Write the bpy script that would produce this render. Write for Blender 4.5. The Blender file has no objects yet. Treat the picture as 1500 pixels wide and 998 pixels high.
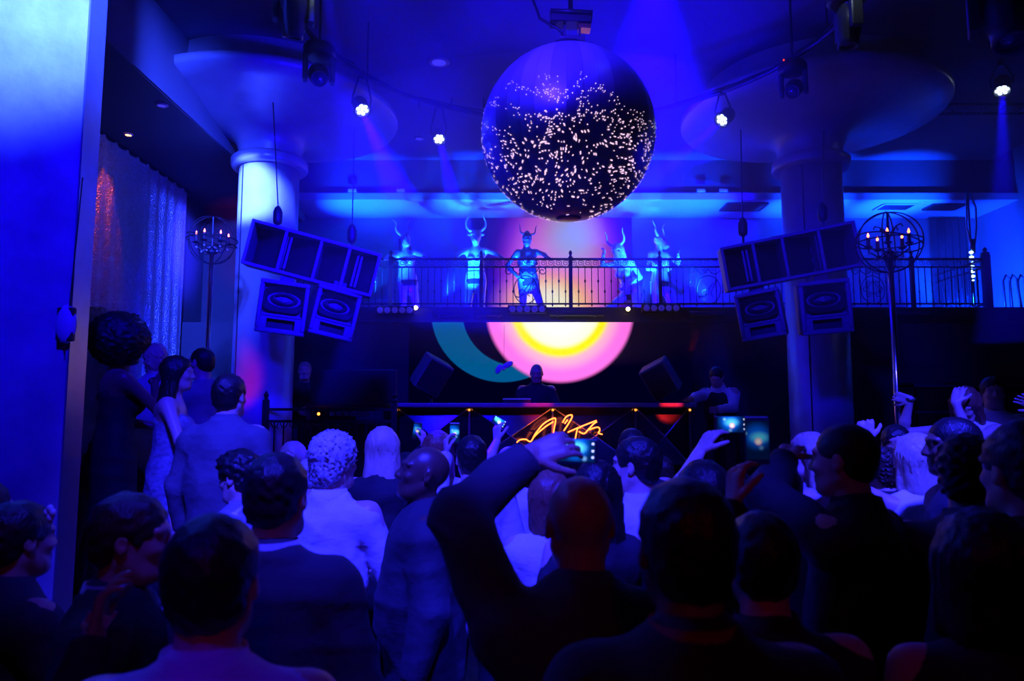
import bpy, math, random
import numpy as np
from mathutils import Vector, Matrix, Quaternion, Euler

random.seed(7)
PI = math.pi
scene = bpy.context.scene
COL = scene.collection
R = math.radians

# ------------------------------------------------------------------ camera, world, exposure, big lights
F_PX, CAM_Z, PITCH = 1050.0, 1.9, math.atan(0.1)
cam_d = bpy.data.cameras.new('camera')
cam_d.sensor_width = 36.0
cam_d.lens = 36.0 * F_PX / 1500.0
cam_d.clip_start = 0.05
cam_d.dof.use_dof = True
cam_d.dof.focus_distance = 9.0
cam_d.dof.aperture_fstop = 3.2
cam = bpy.data.objects.new('camera', cam_d)
cam.location = (0, 0, CAM_Z)
cam.rotation_euler = (PI / 2 + PITCH, 0, 0)
COL.objects.link(cam)
scene.camera = cam

world = bpy.data.worlds.new('world')
world.use_nodes = True
world.node_tree.nodes['Background'].inputs[0].default_value = (0.0, 0.0, 0.02, 1)
world.node_tree.nodes['Background'].inputs[1].default_value = 0.0
scene.world = world
vs = scene.view_settings
vs.view_transform = 'Standard'
vs.look = 'None'
vs.gamma = 1.0
vs.exposure = 0.0
vs.use_curve_mapping = False
scene.cycles.volume_bounces = 0
scene.cycles.max_bounces = 6

BLUE = (0.005, 0.0, 1.0)
VIOL = (0.018, 0.016, 1.0)
CYAN = (0.001, 0.035, 1.0)
PALE = (0.10, 0.26, 1.0)
RED = (1.0, 0.02, 0.02)


def pix(px, py, Y):
    """world point on the depth plane Y that the given photograph pixel looks at"""
    xc, yc = (px - 750.0) / F_PX, (499.0 - py) / F_PX
    c, s = math.cos(PITCH), math.sin(PITCH)
    t = Y / (c - yc * s)
    return Vector((xc * t, Y, CAM_Z + t * (s + yc * c)))


def spot(name, loc, target, power, color, angle, blend=0.3, size=0.04, parent=None):
    d = bpy.data.lights.new(name, 'SPOT')
    d.energy = power
    d.color = color
    d.spot_size = R(angle)
    d.spot_blend = blend
    d.shadow_soft_size = size
    o = bpy.data.objects.new(name, d)
    COL.objects.link(o)
    v = Vector(target) - Vector(loc)
    q = v.to_track_quat('-Z', 'Y')
    if parent is None:
        o.location = loc
        o.rotation_euler = q.to_euler()
    else:
        bpy.context.view_layer.update()
        o.parent = parent
        m = parent.matrix_world.inverted() @ (Matrix.Translation(Vector(loc)) @ q.to_matrix().to_4x4())
        o.matrix_local = m
    return o


def area(name, loc, target, power, color, sx, sy):
    d = bpy.data.lights.new(name, 'AREA')
    d.energy = power
    d.color = color
    d.shape = 'RECTANGLE'
    d.size, d.size_y = sx, sy
    o = bpy.data.objects.new(name, d)
    COL.objects.link(o)
    o.location = loc
    o.rotation_euler = (Vector(target) - Vector(loc)).to_track_quat('-Z', 'Y').to_euler()
    return o


HAZE = 0.036
# bare spots without fixtures, mostly blue washes, aimed where the photograph is lit
spot('wash_pier', (-1.3, 1.2, 5.5), (-2.85, 4.2, 4.75), 26000, (0.02, 0.05, 1.0), 36, 1.0, 0.15)
spot('wash_pier_low', (-1.3, 1.2, 5.5), (-3.0, 4.2, 3.2), 1500, BLUE, 56, 1.0, 0.15)
spot('added_wash_column', (-3.33, 6.5, 4.93), (-2.98, 8.1, 4.4), 7000, (0.035, 0.075, 1.0), 27, 0.6, 0.05)  # bare lamp added inside the view, no fixture hangs there
spot('wash_column_low', (-2.0, 3.6, 4.5), (-2.85, 8.0, 2.4), 900, BLUE, 20, 0.9, 0.05)
spot('wash_capital', (-0.9, 5.2, 3.6), (-2.7, 8.1, 5.2), 900, BLUE, 50, 0.9, 0.15)
spot('wash_capital_side', (0.9, 4.8, 3.6), (3.3, 8.1, 5.2), 200, BLUE, 44, 0.9, 0.15)
spot('wash_curtain', (-1.5, 9.6, 4.9), (-4.5, 9.95, 4.2), 5000, VIOL, 26, 1.0, 0.1)
spot('wash_crowd', (-0.5, 0.4, 5.6), (-0.65, 4.0, 1.2), 5600, VIOL, 42, 0.75, 0.15)
spot('wash_crowd_side', (1.9, 0.6, 5.6), (2.3, 4.3, 1.3), 6500, VIOL, 33, 0.9, 0.15)
spot('wash_booth', (-1.0, 4.2, 5.2), (-0.5, 8.6, 1.7), 1900, BLUE, 60, 0.8, 0.15)
spot('wash_ball', (-0.7, 2.6, 5.5), (0.33, 5.3, 4.55), 7000, (0.02, 0.006, 1.0), 24, 0.9, 0.2)
spot('wash_ceiling', (1.2, 7.6, 3.6), (1.3, 6.6, 5.8), 1000, BLUE, 90, 1.0, 0.2)
spot('wash_speakers', (0.3, 2.5, 4.0), (-1.9, 6.6, 3.4), 6500, BLUE, 26, 0.8, 0.15)
spot('wash_speakers_side', (0.7, 2.5, 4.0), (2.7, 6.6, 3.3), 1600, BLUE, 26, 0.8, 0.15)
spot('wash_side_wall', (6.5, 10.4, 3.3), (7.8, 11.4, 4.0), 2000, CYAN, 100, 0.9, 0.15)
spot('added_red_spot_column', (-2.6, 6.2, 0.9), (-3.15, 8.2, 2.5), 350, RED, 18, 0.7, 0.05)  # added red accent, its source unseen
spot('added_red_spot_house', (0.2, -1.2, 3.0), (-0.2, 1.8, 1.6), 8, RED, 60, 0.8, 0.1)  # added red accent from an unseen source behind the camera
spot('dim_house', (-1.0, -0.9, 4.6), (-0.55, 1.4, 1.4), 150, BLUE, 14, 0.9, 0.2)
spot('added_red_spot_booth_end', (1.85, 7.0, 2.75), (1.8, 8.15, 1.99), 260, RED, 12, 0.8, 0.02)  # added red accent for the booth edge, no fixture
spot('added_red_spot_booth', (0.5, 7.0, 2.75), (0.3, 8.15, 1.99), 110, RED, 16, 0.9, 0.02)  # second added red accent along the booth edge
for lx in (-2.35, -0.65, 0.2, 1.9, 2.75, 4.6, 6.0):
    spot('uplight', (lx, 10.14, 3.42), (lx + 0.05, 10.98, 5.1), 5200, CYAN, 46, 1.0, 0.05)
for lx in (-1.4, 0.2, 2.1, 4.0, 5.8):
    spot('back_wash', (lx, 10.14, 3.42), (lx, 11.8, 4.2), 170, BLUE, 120, 1.0, 0.05)
for lx, tx in ((-2.1, -1.55), (-0.95, -0.55), (2.05, 1.6), (2.75, 2.2)):
    spot('dancer_key', (lx, 9.86, 3.5), (tx, 10.5, 4.35), 1500, (0.004, 0.085, 1.0), 46, 0.8, 0.04)
spot('added_red_spot_pole', (2.3, 4.6, 1.2), (2.79, 5.2, 2.35), 40, (1.0, 0.12, 0.03), 16, 0.7, 0.03)  # added red accent low on the pole, no fixture
spot('wash_hand', (0.4, -0.6, 5.3), (0.07, 2.05, 1.84), 2600, VIOL, 9, 0.8, 0.05)
spot('wash_hands_side', (1.0, -0.4, 5.3), (0.74, 2.45, 1.84), 2200, VIOL, 9, 0.8, 0.05)


# ------------------------------------------------------------------ materials
MATS = {}


def mat(name, col, rough=0.6, metal=0.0, var=0.12, scale=14.0, bump=0.0, bscale=60.0, emit=None, estr=0.0, spec=0.5, trans=0.0, stretch=None):
    if name in MATS:
        return MATS[name]
    m = bpy.data.materials.new(name)
    m.use_nodes = True
    nt = m.node_tree
    b = nt.nodes['Principled BSDF']
    b.inputs['Roughness'].default_value = rough
    b.inputs['Metallic'].default_value = metal
    b.inputs['Specular IOR Level'].default_value = spec
    if trans:
        b.inputs['Transmission Weight'].default_value = trans
    tc = nt.nodes.new('ShaderNodeTexCoord')
    mp = nt.nodes.new('ShaderNodeMapping')
    if stretch:
        mp.inputs['Scale'].default_value = stretch
    nt.links.new(tc.outputs['Object'], mp.inputs['Vector'])
    n = nt.nodes.new('ShaderNodeTexNoise')
    n.inputs['Scale'].default_value = scale
    n.inputs['Detail'].default_value = 4
    nt.links.new(mp.outputs['Vector'], n.inputs['Vector'])
    r = nt.nodes.new('ShaderNodeMix')
    r.data_type = 'RGBA'
    lo = tuple(max(0, c * (1 - var)) for c in col)
    hi = tuple(min(1, c * (1 + var)) for c in col)
    r.inputs[6].default_value = (*lo, 1)
    r.inputs[7].default_value = (*hi, 1)
    nt.links.new(n.outputs['Fac'], r.inputs[0])
    nt.links.new(r.outputs[2], b.inputs['Base Color'])
    if bump:
        n2 = nt.nodes.new('ShaderNodeTexNoise')
        n2.inputs['Scale'].default_value = bscale
        n2.inputs['Detail'].default_value = 3
        nt.links.new(mp.outputs['Vector'], n2.inputs['Vector'])
        bp = nt.nodes.new('ShaderNodeBump')
        bp.inputs['Strength'].default_value = bump
        bp.inputs['Distance'].default_value = 0.03
        nt.links.new(n2.outputs['Fac'], bp.inputs['Height'])
        nt.links.new(bp.outputs['Normal'], b.inputs['Normal'])
    if emit:
        b.inputs['Emission Color'].default_value = (*emit, 1)
        b.inputs['Emission Strength'].default_value = estr
    MATS[name] = m
    return m


# ------------------------------------------------------------------ mesh collector
class MB:
    def __init__(self):
        self.v, self.f = [], []

    def add(self, vs_, fs):
        o = len(self.v)
        self.v += [tuple(p) for p in vs_]
        self.f += [tuple(i + o for i in f) for f in fs]
        return self

    def box(self, c, s, rot=None, taper=None):
        hx, hy, hz = s[0] / 2, s[1] / 2, s[2] / 2
        pts = []
        for z in (-1, 1):
            for (x, y) in ((-1, -1), (1, -1), (1, 1), (-1, 1)):
                k = (taper if (taper and z > 0) else 1)
                pts.append(Vector((x * hx * k, y * hy * k, z * hz)))
        if rot is not None:
            m = rot if isinstance(rot, Matrix) else Euler(rot).to_matrix()
            pts = [m @ p for p in pts]
        pts = [p + Vector(c) for p in pts]
        return self.add(pts, [(0, 3, 2, 1), (4, 5, 6, 7), (0, 1, 5, 4), (1, 2, 6, 5), (2, 3, 7, 6), (3, 0, 4, 7)])

    def tube(self, pts, r, n=8, caps=True, closed=False):
        pts = [Vector(p) for p in pts]
        N = len(pts)
        rr = r if isinstance(r, (list, tuple)) else [r] * N
        up = Vector((0, 0, 1))
        vs_, fs = [], []
        prev = None
        for i, p in enumerate(pts):
            if closed:
                t = pts[(i + 1) % N] - pts[i - 1]
            else:
                t = pts[min(i + 1, N - 1)] - pts[max(i - 1, 0)]
            t.normalize()
            if prev is None:
                a = t.orthogonal().normalized()
            else:
                a = (prev - t * prev.dot(t))
                a = a.normalized() if a.length > 1e-6 else t.orthogonal().normalized()
            prev = a
            b = t.cross(a)
            for k in range(n):
                g = 2 * PI * k / n
                vs_.append(p + (a * math.cos(g) + b * math.sin(g)) * rr[i])
        M = N if closed else N - 1
        for i in range(M):
            j = (i + 1) % N
            for k in range(n):
                l = (k + 1) % n
                fs.append((i * n + k, i * n + l, j * n + l, j * n + k))
        if caps and not closed:
            fs.append(tuple(range(n - 1, -1, -1)))
            fs.append(tuple((N - 1) * n + k for k in range(n)))
        return self.add(vs_, fs)

    def cyl(self, a, b, r0, r1=None, n=16):
        return self.tube([a, b], [r0, r0 if r1 is None else r1], n)

    def lathe(self, prof, n=24, c=(0, 0, 0), m=None, a0=0, a1=None):
        full = a1 is None
        steps = n if full else n + 1
        vs_, fs = [], []
        for k in range(steps):
            g = 2 * PI * k / n if full else a0 + (a1 - a0) * k / n
            for (r, z) in prof:
                p = Vector((r * math.cos(g), r * math.sin(g), z))
                if m is not None:
                    p = m @ p
                vs_.append(p + Vector(c))
        L = len(prof)
        for k in range(n):
            j = (k + 1) % steps
            for i in range(L - 1):
                fs.append((k * L + i, j * L + i, j * L + i + 1, k * L + i + 1))
        return self.add(vs_, fs)

    def sphere(self, c, r, n=12, sc=(1, 1, 1)):
        prof = [(max(1e-4, math.sin(PI * i / (n // 2)) * 1.0), -math.cos(PI * i / (n // 2))) for i in range(n // 2 + 1)]
        return self.lathe([(a * r, b * r) for a, b in prof], n, c, Matrix.Diagonal(Vector(sc)))

    def prism(self, poly, y0, y1, m=None):
        """poly in local XZ, extruded along local Y"""
        n = len(poly)
        pts = [Vector((x, y0, z)) for x, z in poly] + [Vector((x, y1, z)) for x, z in poly]
        if m is not None:
            pts = [m @ p for p in pts]
        fs = [tuple(range(n)), tuple(range(2 * n - 1, n - 1, -1))]
        fs += [(i, (i + 1) % n + 0, (i + 1) % n + n, i + n)[::-1] for i in range(n)]
        return self.add(pts, fs)

    def mesh(self, name, smooth=False):
        me = bpy.data.meshes.new(name)
        me.from_pydata(self.v, [], self.f)
        if smooth:
            me.polygons.foreach_set('use_smooth', [True] * len(me.polygons))
        me.update()
        return me

    def build(self, name, m, parent=None, smooth=False, bevel=0, loc=None, rot=None):
        me = self.mesh(name, smooth)
        me.materials.append(m)
        return link(name, me, parent, loc, rot, bevel)


def link(name, me, parent=None, loc=None, rot=None, bevel=0):
    o = bpy.data.objects.new(name, me)
    COL.objects.link(o)
    if parent is not None:
        o.parent = parent
    if loc is not None:
        o.location = loc
    if rot is not None:
        o.rotation_euler = rot
    if bevel:
        b = o.modifiers.new('bevel', 'BEVEL')
        b.width = bevel
        b.segments = 2
        b.limit_method = 'ANGLE'
    return o


def tag(o, label=None, cat=None, group=None, kind=None):
    if label:
        o['label'] = label
    if cat:
        o['category'] = cat
    if group:
        o['group'] = group
    if kind:
        o['kind'] = kind
    return o


def thing(name, label, cat, loc=(0, 0, 0), rot=(0, 0, 0), group=None):
    o = bpy.data.objects.new(name, None)
    COL.objects.link(o)
    o.empty_display_size = 0.1
    o.location = loc
    o.rotation_euler = rot
    return tag(o, label, cat, group)


def struct(name, mb, m, parent=None, smooth=False, bevel=0):
    o = mb.build(name, m, parent, smooth, bevel)
    if parent is None:
        o['kind'] = 'structure'
    return o


def copy_tree(o, parent=None):
    c = o.copy()
    COL.objects.link(c)
    c.parent = parent
    for ch in list(o.children):
        copy_tree(ch, c)
    return c


# common materials
M_black = mat('black_paint', (0.012, 0.012, 0.016), 0.5)
M_iron = mat('wrought_iron', (0.01, 0.01, 0.013), 0.55, 0.3)
M_chrome = mat('chrome', (0.6, 0.6, 0.63), 0.18, 1.0, var=0.03)
M_steel = mat('dark_steel', (0.06, 0.06, 0.07), 0.4, 0.8)

# ------------------------------------------------------------------ sculpting: smooth-blended distance fields -> one continuous surface
class SDF:
    def __init__(self):
        self.p = []

    def cone(self, a, b, ra, rb, k=0.02, flat=None, caps=None, op='u'):
        a, b = np.array(a, float), np.array(b, float)
        m = max(ra, rb)
        lo, hi = np.minimum(a, b) - m, np.maximum(a, b) + m
        self.p.append(('c', a, b, ra, rb, k, flat, caps, op, lo, hi))
        return self

    def ell(self, c, rad, rot=None, k=0.02, op='u', caps=None):
        c, rad = np.array(c, float), np.array(rad, float)
        m = rad.max()
        self.p.append(('e', c, rad, None if rot is None else np.array(rot, float), None, k, None, caps, op, c - m, c + m))
        return self

    def mesh(self, h, zones=(), noise=None, pad=0.02):
        lo = np.min([q[9] for q in self.p if q[8] == 'u'], axis=0) - pad
        hi = np.max([q[10] for q in self.p if q[8] == 'u'], axis=0) + pad
        ax = []
        for d in range(3):
            xs, x = [lo[d]], lo[d]
            while x < hi[d]:
                st = h
                for (zl, zh, zs) in zones:
                    if zl[d] - h <= x <= zh[d]:
                        st = min(st, zs)
                x += st
                xs.append(x)
            ax.append(np.array(xs, np.float32))
        F = np.full([len(a) for a in ax], 0.5, np.float32)
        for (ty, a, b, ra, rb, k, flat, caps, op, l, u) in self.p:
            mg = k + 2.5 * h + 0.004
            sl = []
            for d in range(3):
                i0 = max(0, np.searchsorted(ax[d], l[d] - mg) - 1)
                i1 = min(len(ax[d]), np.searchsorted(ax[d], u[d] + mg) + 1)
                sl.append(slice(i0, i1))
            sl = tuple(sl)
            X = ax[0][sl[0]][:, None, None]
            Y = ax[1][sl[1]][None, :, None]
            Z = ax[2][sl[2]][None, None, :]
            if X.size == 0 or Y.size == 0 or Z.size == 0:
                continue
            if ty == 'c':
                px, py, pz = X - a[0], Y - a[1], Z - a[2]
                ba = b - a
                if flat is not None:
                    v, fc = np.array(flat[0], float), flat[1]
                    v = v / np.linalg.norm(v)
                    dt = (px * v[0] + py * v[1] + pz * v[2]) * (fc - 1)
                    px, py, pz = px + dt * v[0], py + dt * v[1], pz + dt * v[2]
                    ba = ba + v * (ba @ v) * (fc - 1)
                hh = np.clip((px * ba[0] + py * ba[1] + pz * ba[2]) / max(1e-9, ba @ ba), 0, 1)
                d_ = np.sqrt((px - hh * ba[0]) ** 2 + (py - hh * ba[1]) ** 2 + (pz - hh * ba[2]) ** 2) - (ra + (rb - ra) * hh)
                if flat is not None:
                    d_ = d_ / (1 + 0.5 * (flat[1] - 1))
            else:
                qx, qy, qz = X - a[0], Y - a[1], Z - a[2]
                if ra is not None:
                    M = ra  # rotation matrix, columns = local axes
                    lx = qx * M[0, 0] + qy * M[1, 0] + qz * M[2, 0]
                    ly = qx * M[0, 1] + qy * M[1, 1] + qz * M[2, 1]
                    lz = qx * M[0, 2] + qy * M[1, 2] + qz * M[2, 2]
                    qx, qy, qz = lx, ly, lz
                d_ = (np.sqrt((qx / b[0]) ** 2 + (qy / b[1]) ** 2 + (qz / b[2]) ** 2) - 1) * b.min()
            if caps:
                for (pt, n) in caps:
                    d_ = np.maximum(d_, (X - pt[0]) * n[0] + (Y - pt[1]) * n[1] + (Z - pt[2]) * n[2])
            S = F[sl]
            if op == 'u':
                g = np.clip(0.5 + 0.5 * (S - d_) / k, 0, 1)
                F[sl] = S + (d_ - S) * g - k * g * (1 - g)
            else:
                d_ = -d_
                g = np.clip(0.5 + 0.5 * (d_ - S) / k, 0, 1)
                F[sl] = S + (d_ - S) * g + k * g * (1 - g)
        if noise is not None:
            F = F + noise(ax[0][:, None, None], ax[1][None, :, None], ax[2][None, None, :]).astype(np.float32)
        F[0], F[-1], F[:, 0], F[:, -1], F[:, :, 0], F[:, :, -1] = [0.5] * 6
        return surface_nets(F, ax)


def surface_nets(F, ax):
    I = F < 0
    c = np.zeros(tuple(s - 1 for s in F.shape), np.int8)
    for dx in (0, 1):
        for dy in (0, 1):
            for dz in (0, 1):
                c += I[dx:I.shape[0] - 1 + dx, dy:I.shape[1] - 1 + dy, dz:I.shape[2] - 1 + dz]
    act = (c > 0) & (c < 8)
    i, j, k = np.nonzero(act)
    idx = np.full(act.shape, -1, np.int32)
    idx[i, j, k] = np.arange(len(i))
    pos = np.zeros((len(i), 3), np.float64)
    cnt = np.zeros(len(i))
    corners = [(0, 0, 0), (1, 0, 0), (0, 1, 0), (1, 1, 0), (0, 0, 1), (1, 0, 1), (0, 1, 1), (1, 1, 1)]
    val = {q: F[i + q[0], j + q[1], k + q[2]] for q in corners}
    for q in corners:
        for d in range(3):
            if q[d] == 0:
                w = list(q)
                w[d] = 1
                w = tuple(w)
                f0, f1 = val[q], val[w]
                s = (f0 < 0) != (f1 < 0)
                t = np.where(s, f0 / np.where(s, f0 - f1, 1), 0)
                p = []
                for e, ii in enumerate((i, j, k)):
                    x0 = ax[e][ii + q[e]]
                    p.append(x0 + (t * (ax[e][ii + 1] - ax[e][ii]) if e == d else 0))
                pos += np.stack(p, 1) * s[:, None]
                cnt += s
    pos /= np.maximum(cnt, 1)[:, None]
    quads = []
    for d in range(3):
        a = [slice(None)] * 3
        b = [slice(None)] * 3
        a[d], b[d] = slice(0, -1), slice(1, None)
        ch = I[tuple(a)] != I[tuple(b)]
        e, g = [(1, 2), (2, 0), (0, 1)][d]
        n = np.nonzero(ch)
        n = np.stack(n, 1)
        ok = (n[:, e] > 0) & (n[:, g] > 0) & (n[:, e] < F.shape[e] - 1) & (n[:, g] < F.shape[g] - 1)
        n = n[ok]

        def cell(de, dg):
            m = n.copy()
            m[:, e] += de
            m[:, g] += dg
            return idx[m[:, 0], m[:, 1], m[:, 2]]
        q = np.stack([cell(-1, -1), cell(0, -1), cell(0, 0), cell(-1, 0)], 1)
        ins = I[n[:, 0], n[:, 1], n[:, 2]]
        q[~ins] = q[~ins][:, ::-1]
        quads.append(q)
    return pos, np.concatenate(quads)


def np_mesh(name, pos, quads, m):
    me = bpy.data.meshes.new(name)
    me.vertices.add(len(pos))
    me.vertices.foreach_set('co', pos.astype(np.float32).ravel())
    me.loops.add(quads.size)
    me.loops.foreach_set('vertex_index', quads.astype(np.int32).ravel())
    me.polygons.add(len(quads))
    me.polygons.foreach_set('loop_start', np.arange(0, quads.size, 4, dtype=np.int32))
    me.polygons.foreach_set('use_smooth', np.ones(len(quads), bool))
    me.update(calc_edges=True)
    me.materials.append(m)
    return me


def relax(pos, quads, it=1, f=0.5):
    for _ in range(it):
        s = np.zeros_like(pos)
        n = np.zeros(len(pos))
        for a in range(4):
            b = (a + 1) % 4
            np.add.at(s, quads[:, a], pos[quads[:, b]])
            np.add.at(s, quads[:, b], pos[quads[:, a]])
            np.add.at(n, quads[:, a], 1)
            np.add.at(n, quads[:, b], 1)
        pos = pos * (1 - f) + f * s / np.maximum(n, 1)[:, None]
    return pos


# ------------------------------------------------------------------ people
def npv(v):
    return np.array(v, float)


def ik(S, T, la, lb, hint):
    S, T, hint = npv(S), npv(T), npv(hint)
    v = T - S
    d = np.linalg.norm(v)
    mx = (la + lb) * 0.995
    if d > mx:
        v = v * mx / d
        d = mx
        T = S + v
    u = v / d
    x = (la * la - lb * lb + d * d) / (2 * d)
    hgt = math.sqrt(max(0, la * la - x * x))
    p = hint - u * (hint @ u)
    p = p / max(1e-6, np.linalg.norm(p))
    return S + u * x + p * hgt, T


def unit(v):
    v = npv(v)
    return v / max(1e-9, np.linalg.norm(v))


def hand_prims(sd, W, dirv, palm, side, s, curl=0.35, spread=0.05, point=False):
    """palm and five jointed fingers; side = +1/-1 says which way the thumb leaves"""
    d = unit(dirv)
    n = unit(palm - d * (npv(palm) @ d))
    t = np.cross(d, n) * side
    kn = W + d * 0.085 * s
    sd.cone(W + t * 0.012 * s, kn + t * 0.022 * s, 0.022 * s, 0.021 * s, 0.012, (n, 1.7))
    sd.cone(W - t * 0.012 * s, kn - t * 0.022 * s, 0.022 * s, 0.021 * s, 0.012, (n, 1.7))
    tips = []
    for q, (off, ln) in enumerate(((0.031, 0.075), (0.0105, 0.084), (-0.0105, 0.078), (-0.031, 0.061))):
        p = kn + t * off * s - d * 0.004
        cu = curl * (1.0 + 0.12 * q)
        if point and q == 0:
            cu = 0.05
        ang = cu * 0.55
        rad = 0.0093 * s
        dd = unit(d + t * off * spread * 30)
        for seg, fr in enumerate((0.46, 0.30, 0.24)):
            w = dd * math.cos(ang) + n * math.sin(ang)
            e = p + w * ln * fr * s
            sd.cone(p, e, rad, rad * 0.9, 0.004)
            p, rad, ang = e, rad * 0.9, ang + cu
        tips.append(p)
    p = W + d * 0.022 * s + t * 0.026 * s
    ang = 0.75
    for seg, (ln, rad) in enumerate(((0.042, 0.013), (0.033, 0.0105), (0.026, 0.009))):
        w = unit(d * math.cos(ang) + t * math.sin(ang) + n * (0.25 + 0.5 * curl * seg))
        e = p + w * ln * s
        sd.cone(p, e, rad * s, rad * 0.88 * s, 0.006)
        p, ang = e, ang - 0.3
    return kn


SKINS = {'light': (0.62, 0.42, 0.33), 'tan': (0.45, 0.27, 0.18), 'brown': (0.22, 0.12, 0.075), 'dark': (0.10, 0.052, 0.034)}
HAIRS = {'black': (0.012, 0.010, 0.010), 'brown': (0.05, 0.028, 0.016), 'blonde': (0.62, 0.50, 0.32), 'grey': (0.5, 0.5, 0.5), 'auburn': (0.22, 0.09, 0.05), 'fair': (0.4, 0.3, 0.2)}
POS = []


def head_prims(sd, Hc, HR, s, fem=False):
    L = lambda x, y, z: Hc + HR @ npv((x, y, z)) * s
    E = lambda c, r, **k: sd.ell(L(*c), npv(r) * s, HR, **k)
    j = 0.9 if fem else 1.0
    E((0, -0.012, 0.028), (0.075, 0.096, 0.088), k=0.02)
    E((0, 0.028, -0.03), (0.060 * j, 0.064, 0.082), k=0.03)
    sd.cone(L(-0.03 * j, 0.045, -0.085), L(0.03 * j, 0.045, -0.085), 0.026 * s, 0.026 * s, 0.025)
    sd.cone(L(-0.052 * j, -0.005, -0.05), L(-0.022, 0.06, -0.092), 0.018 * s, 0.017 * s, 0.025)
    sd.cone(L(0.052 * j, -0.005, -0.05), L(0.022, 0.06, -0.092), 0.018 * s, 0.017 * s, 0.025)
    sd.ell(L(0, 0.074, -0.094), npv((0.02, 0.014, 0.014)) * s, HR, k=0.015)
    for q in (-1, 1):
        sd.ell(L(q * 0.03, 0.094, 0.010), npv((0.019, 0.014, 0.013)) * s, HR, k=0.012, op='s')
        sd.ell(L(q * 0.03, 0.078, 0.009), npv((0.013, 0.012, 0.011)) * s, HR, k=0.003)
        sd.cone(L(q * 0.012, 0.087, 0.030), L(q * 0.05, 0.073, 0.030), 0.009 * s, 0.008 * s, 0.012)
        sd.ell(L(q * 0.04, 0.066, -0.022), npv((0.018, 0.016, 0.014)) * s, HR, k=0.02)
        sd.ell(L(q * 0.014, 0.094, -0.029), npv((0.009, 0.010, 0.008)) * s, HR, k=0.008)
        ec = HR @ np.array(Euler((0.1, 0, -q * 0.35)).to_matrix())
        sd.ell(L(q * 0.078, -0.012, -0.004), npv((0.009, 0.019, 0.031)) * s, ec, k=0.006)
        sd.ell(L(q * 0.086, -0.006, 0.0), npv((0.006, 0.009, 0.016)) * s, ec, k=0.004, op='s')
    sd.cone(L(0, 0.086, 0.018), L(0, 0.105, -0.024), 0.008 * s, 0.0125 * s, 0.012)
    sd.cone(L(-0.019, 0.084, -0.056), L(0.019, 0.084, -0.056), 0.007 * s, 0.007 * s, 0.006)
    sd.cone(L(-0.016, 0.082, -0.068), L(0.016, 0.082, -0.068), 0.008 * s, 0.008 * s, 0.006)
    return L


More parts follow.
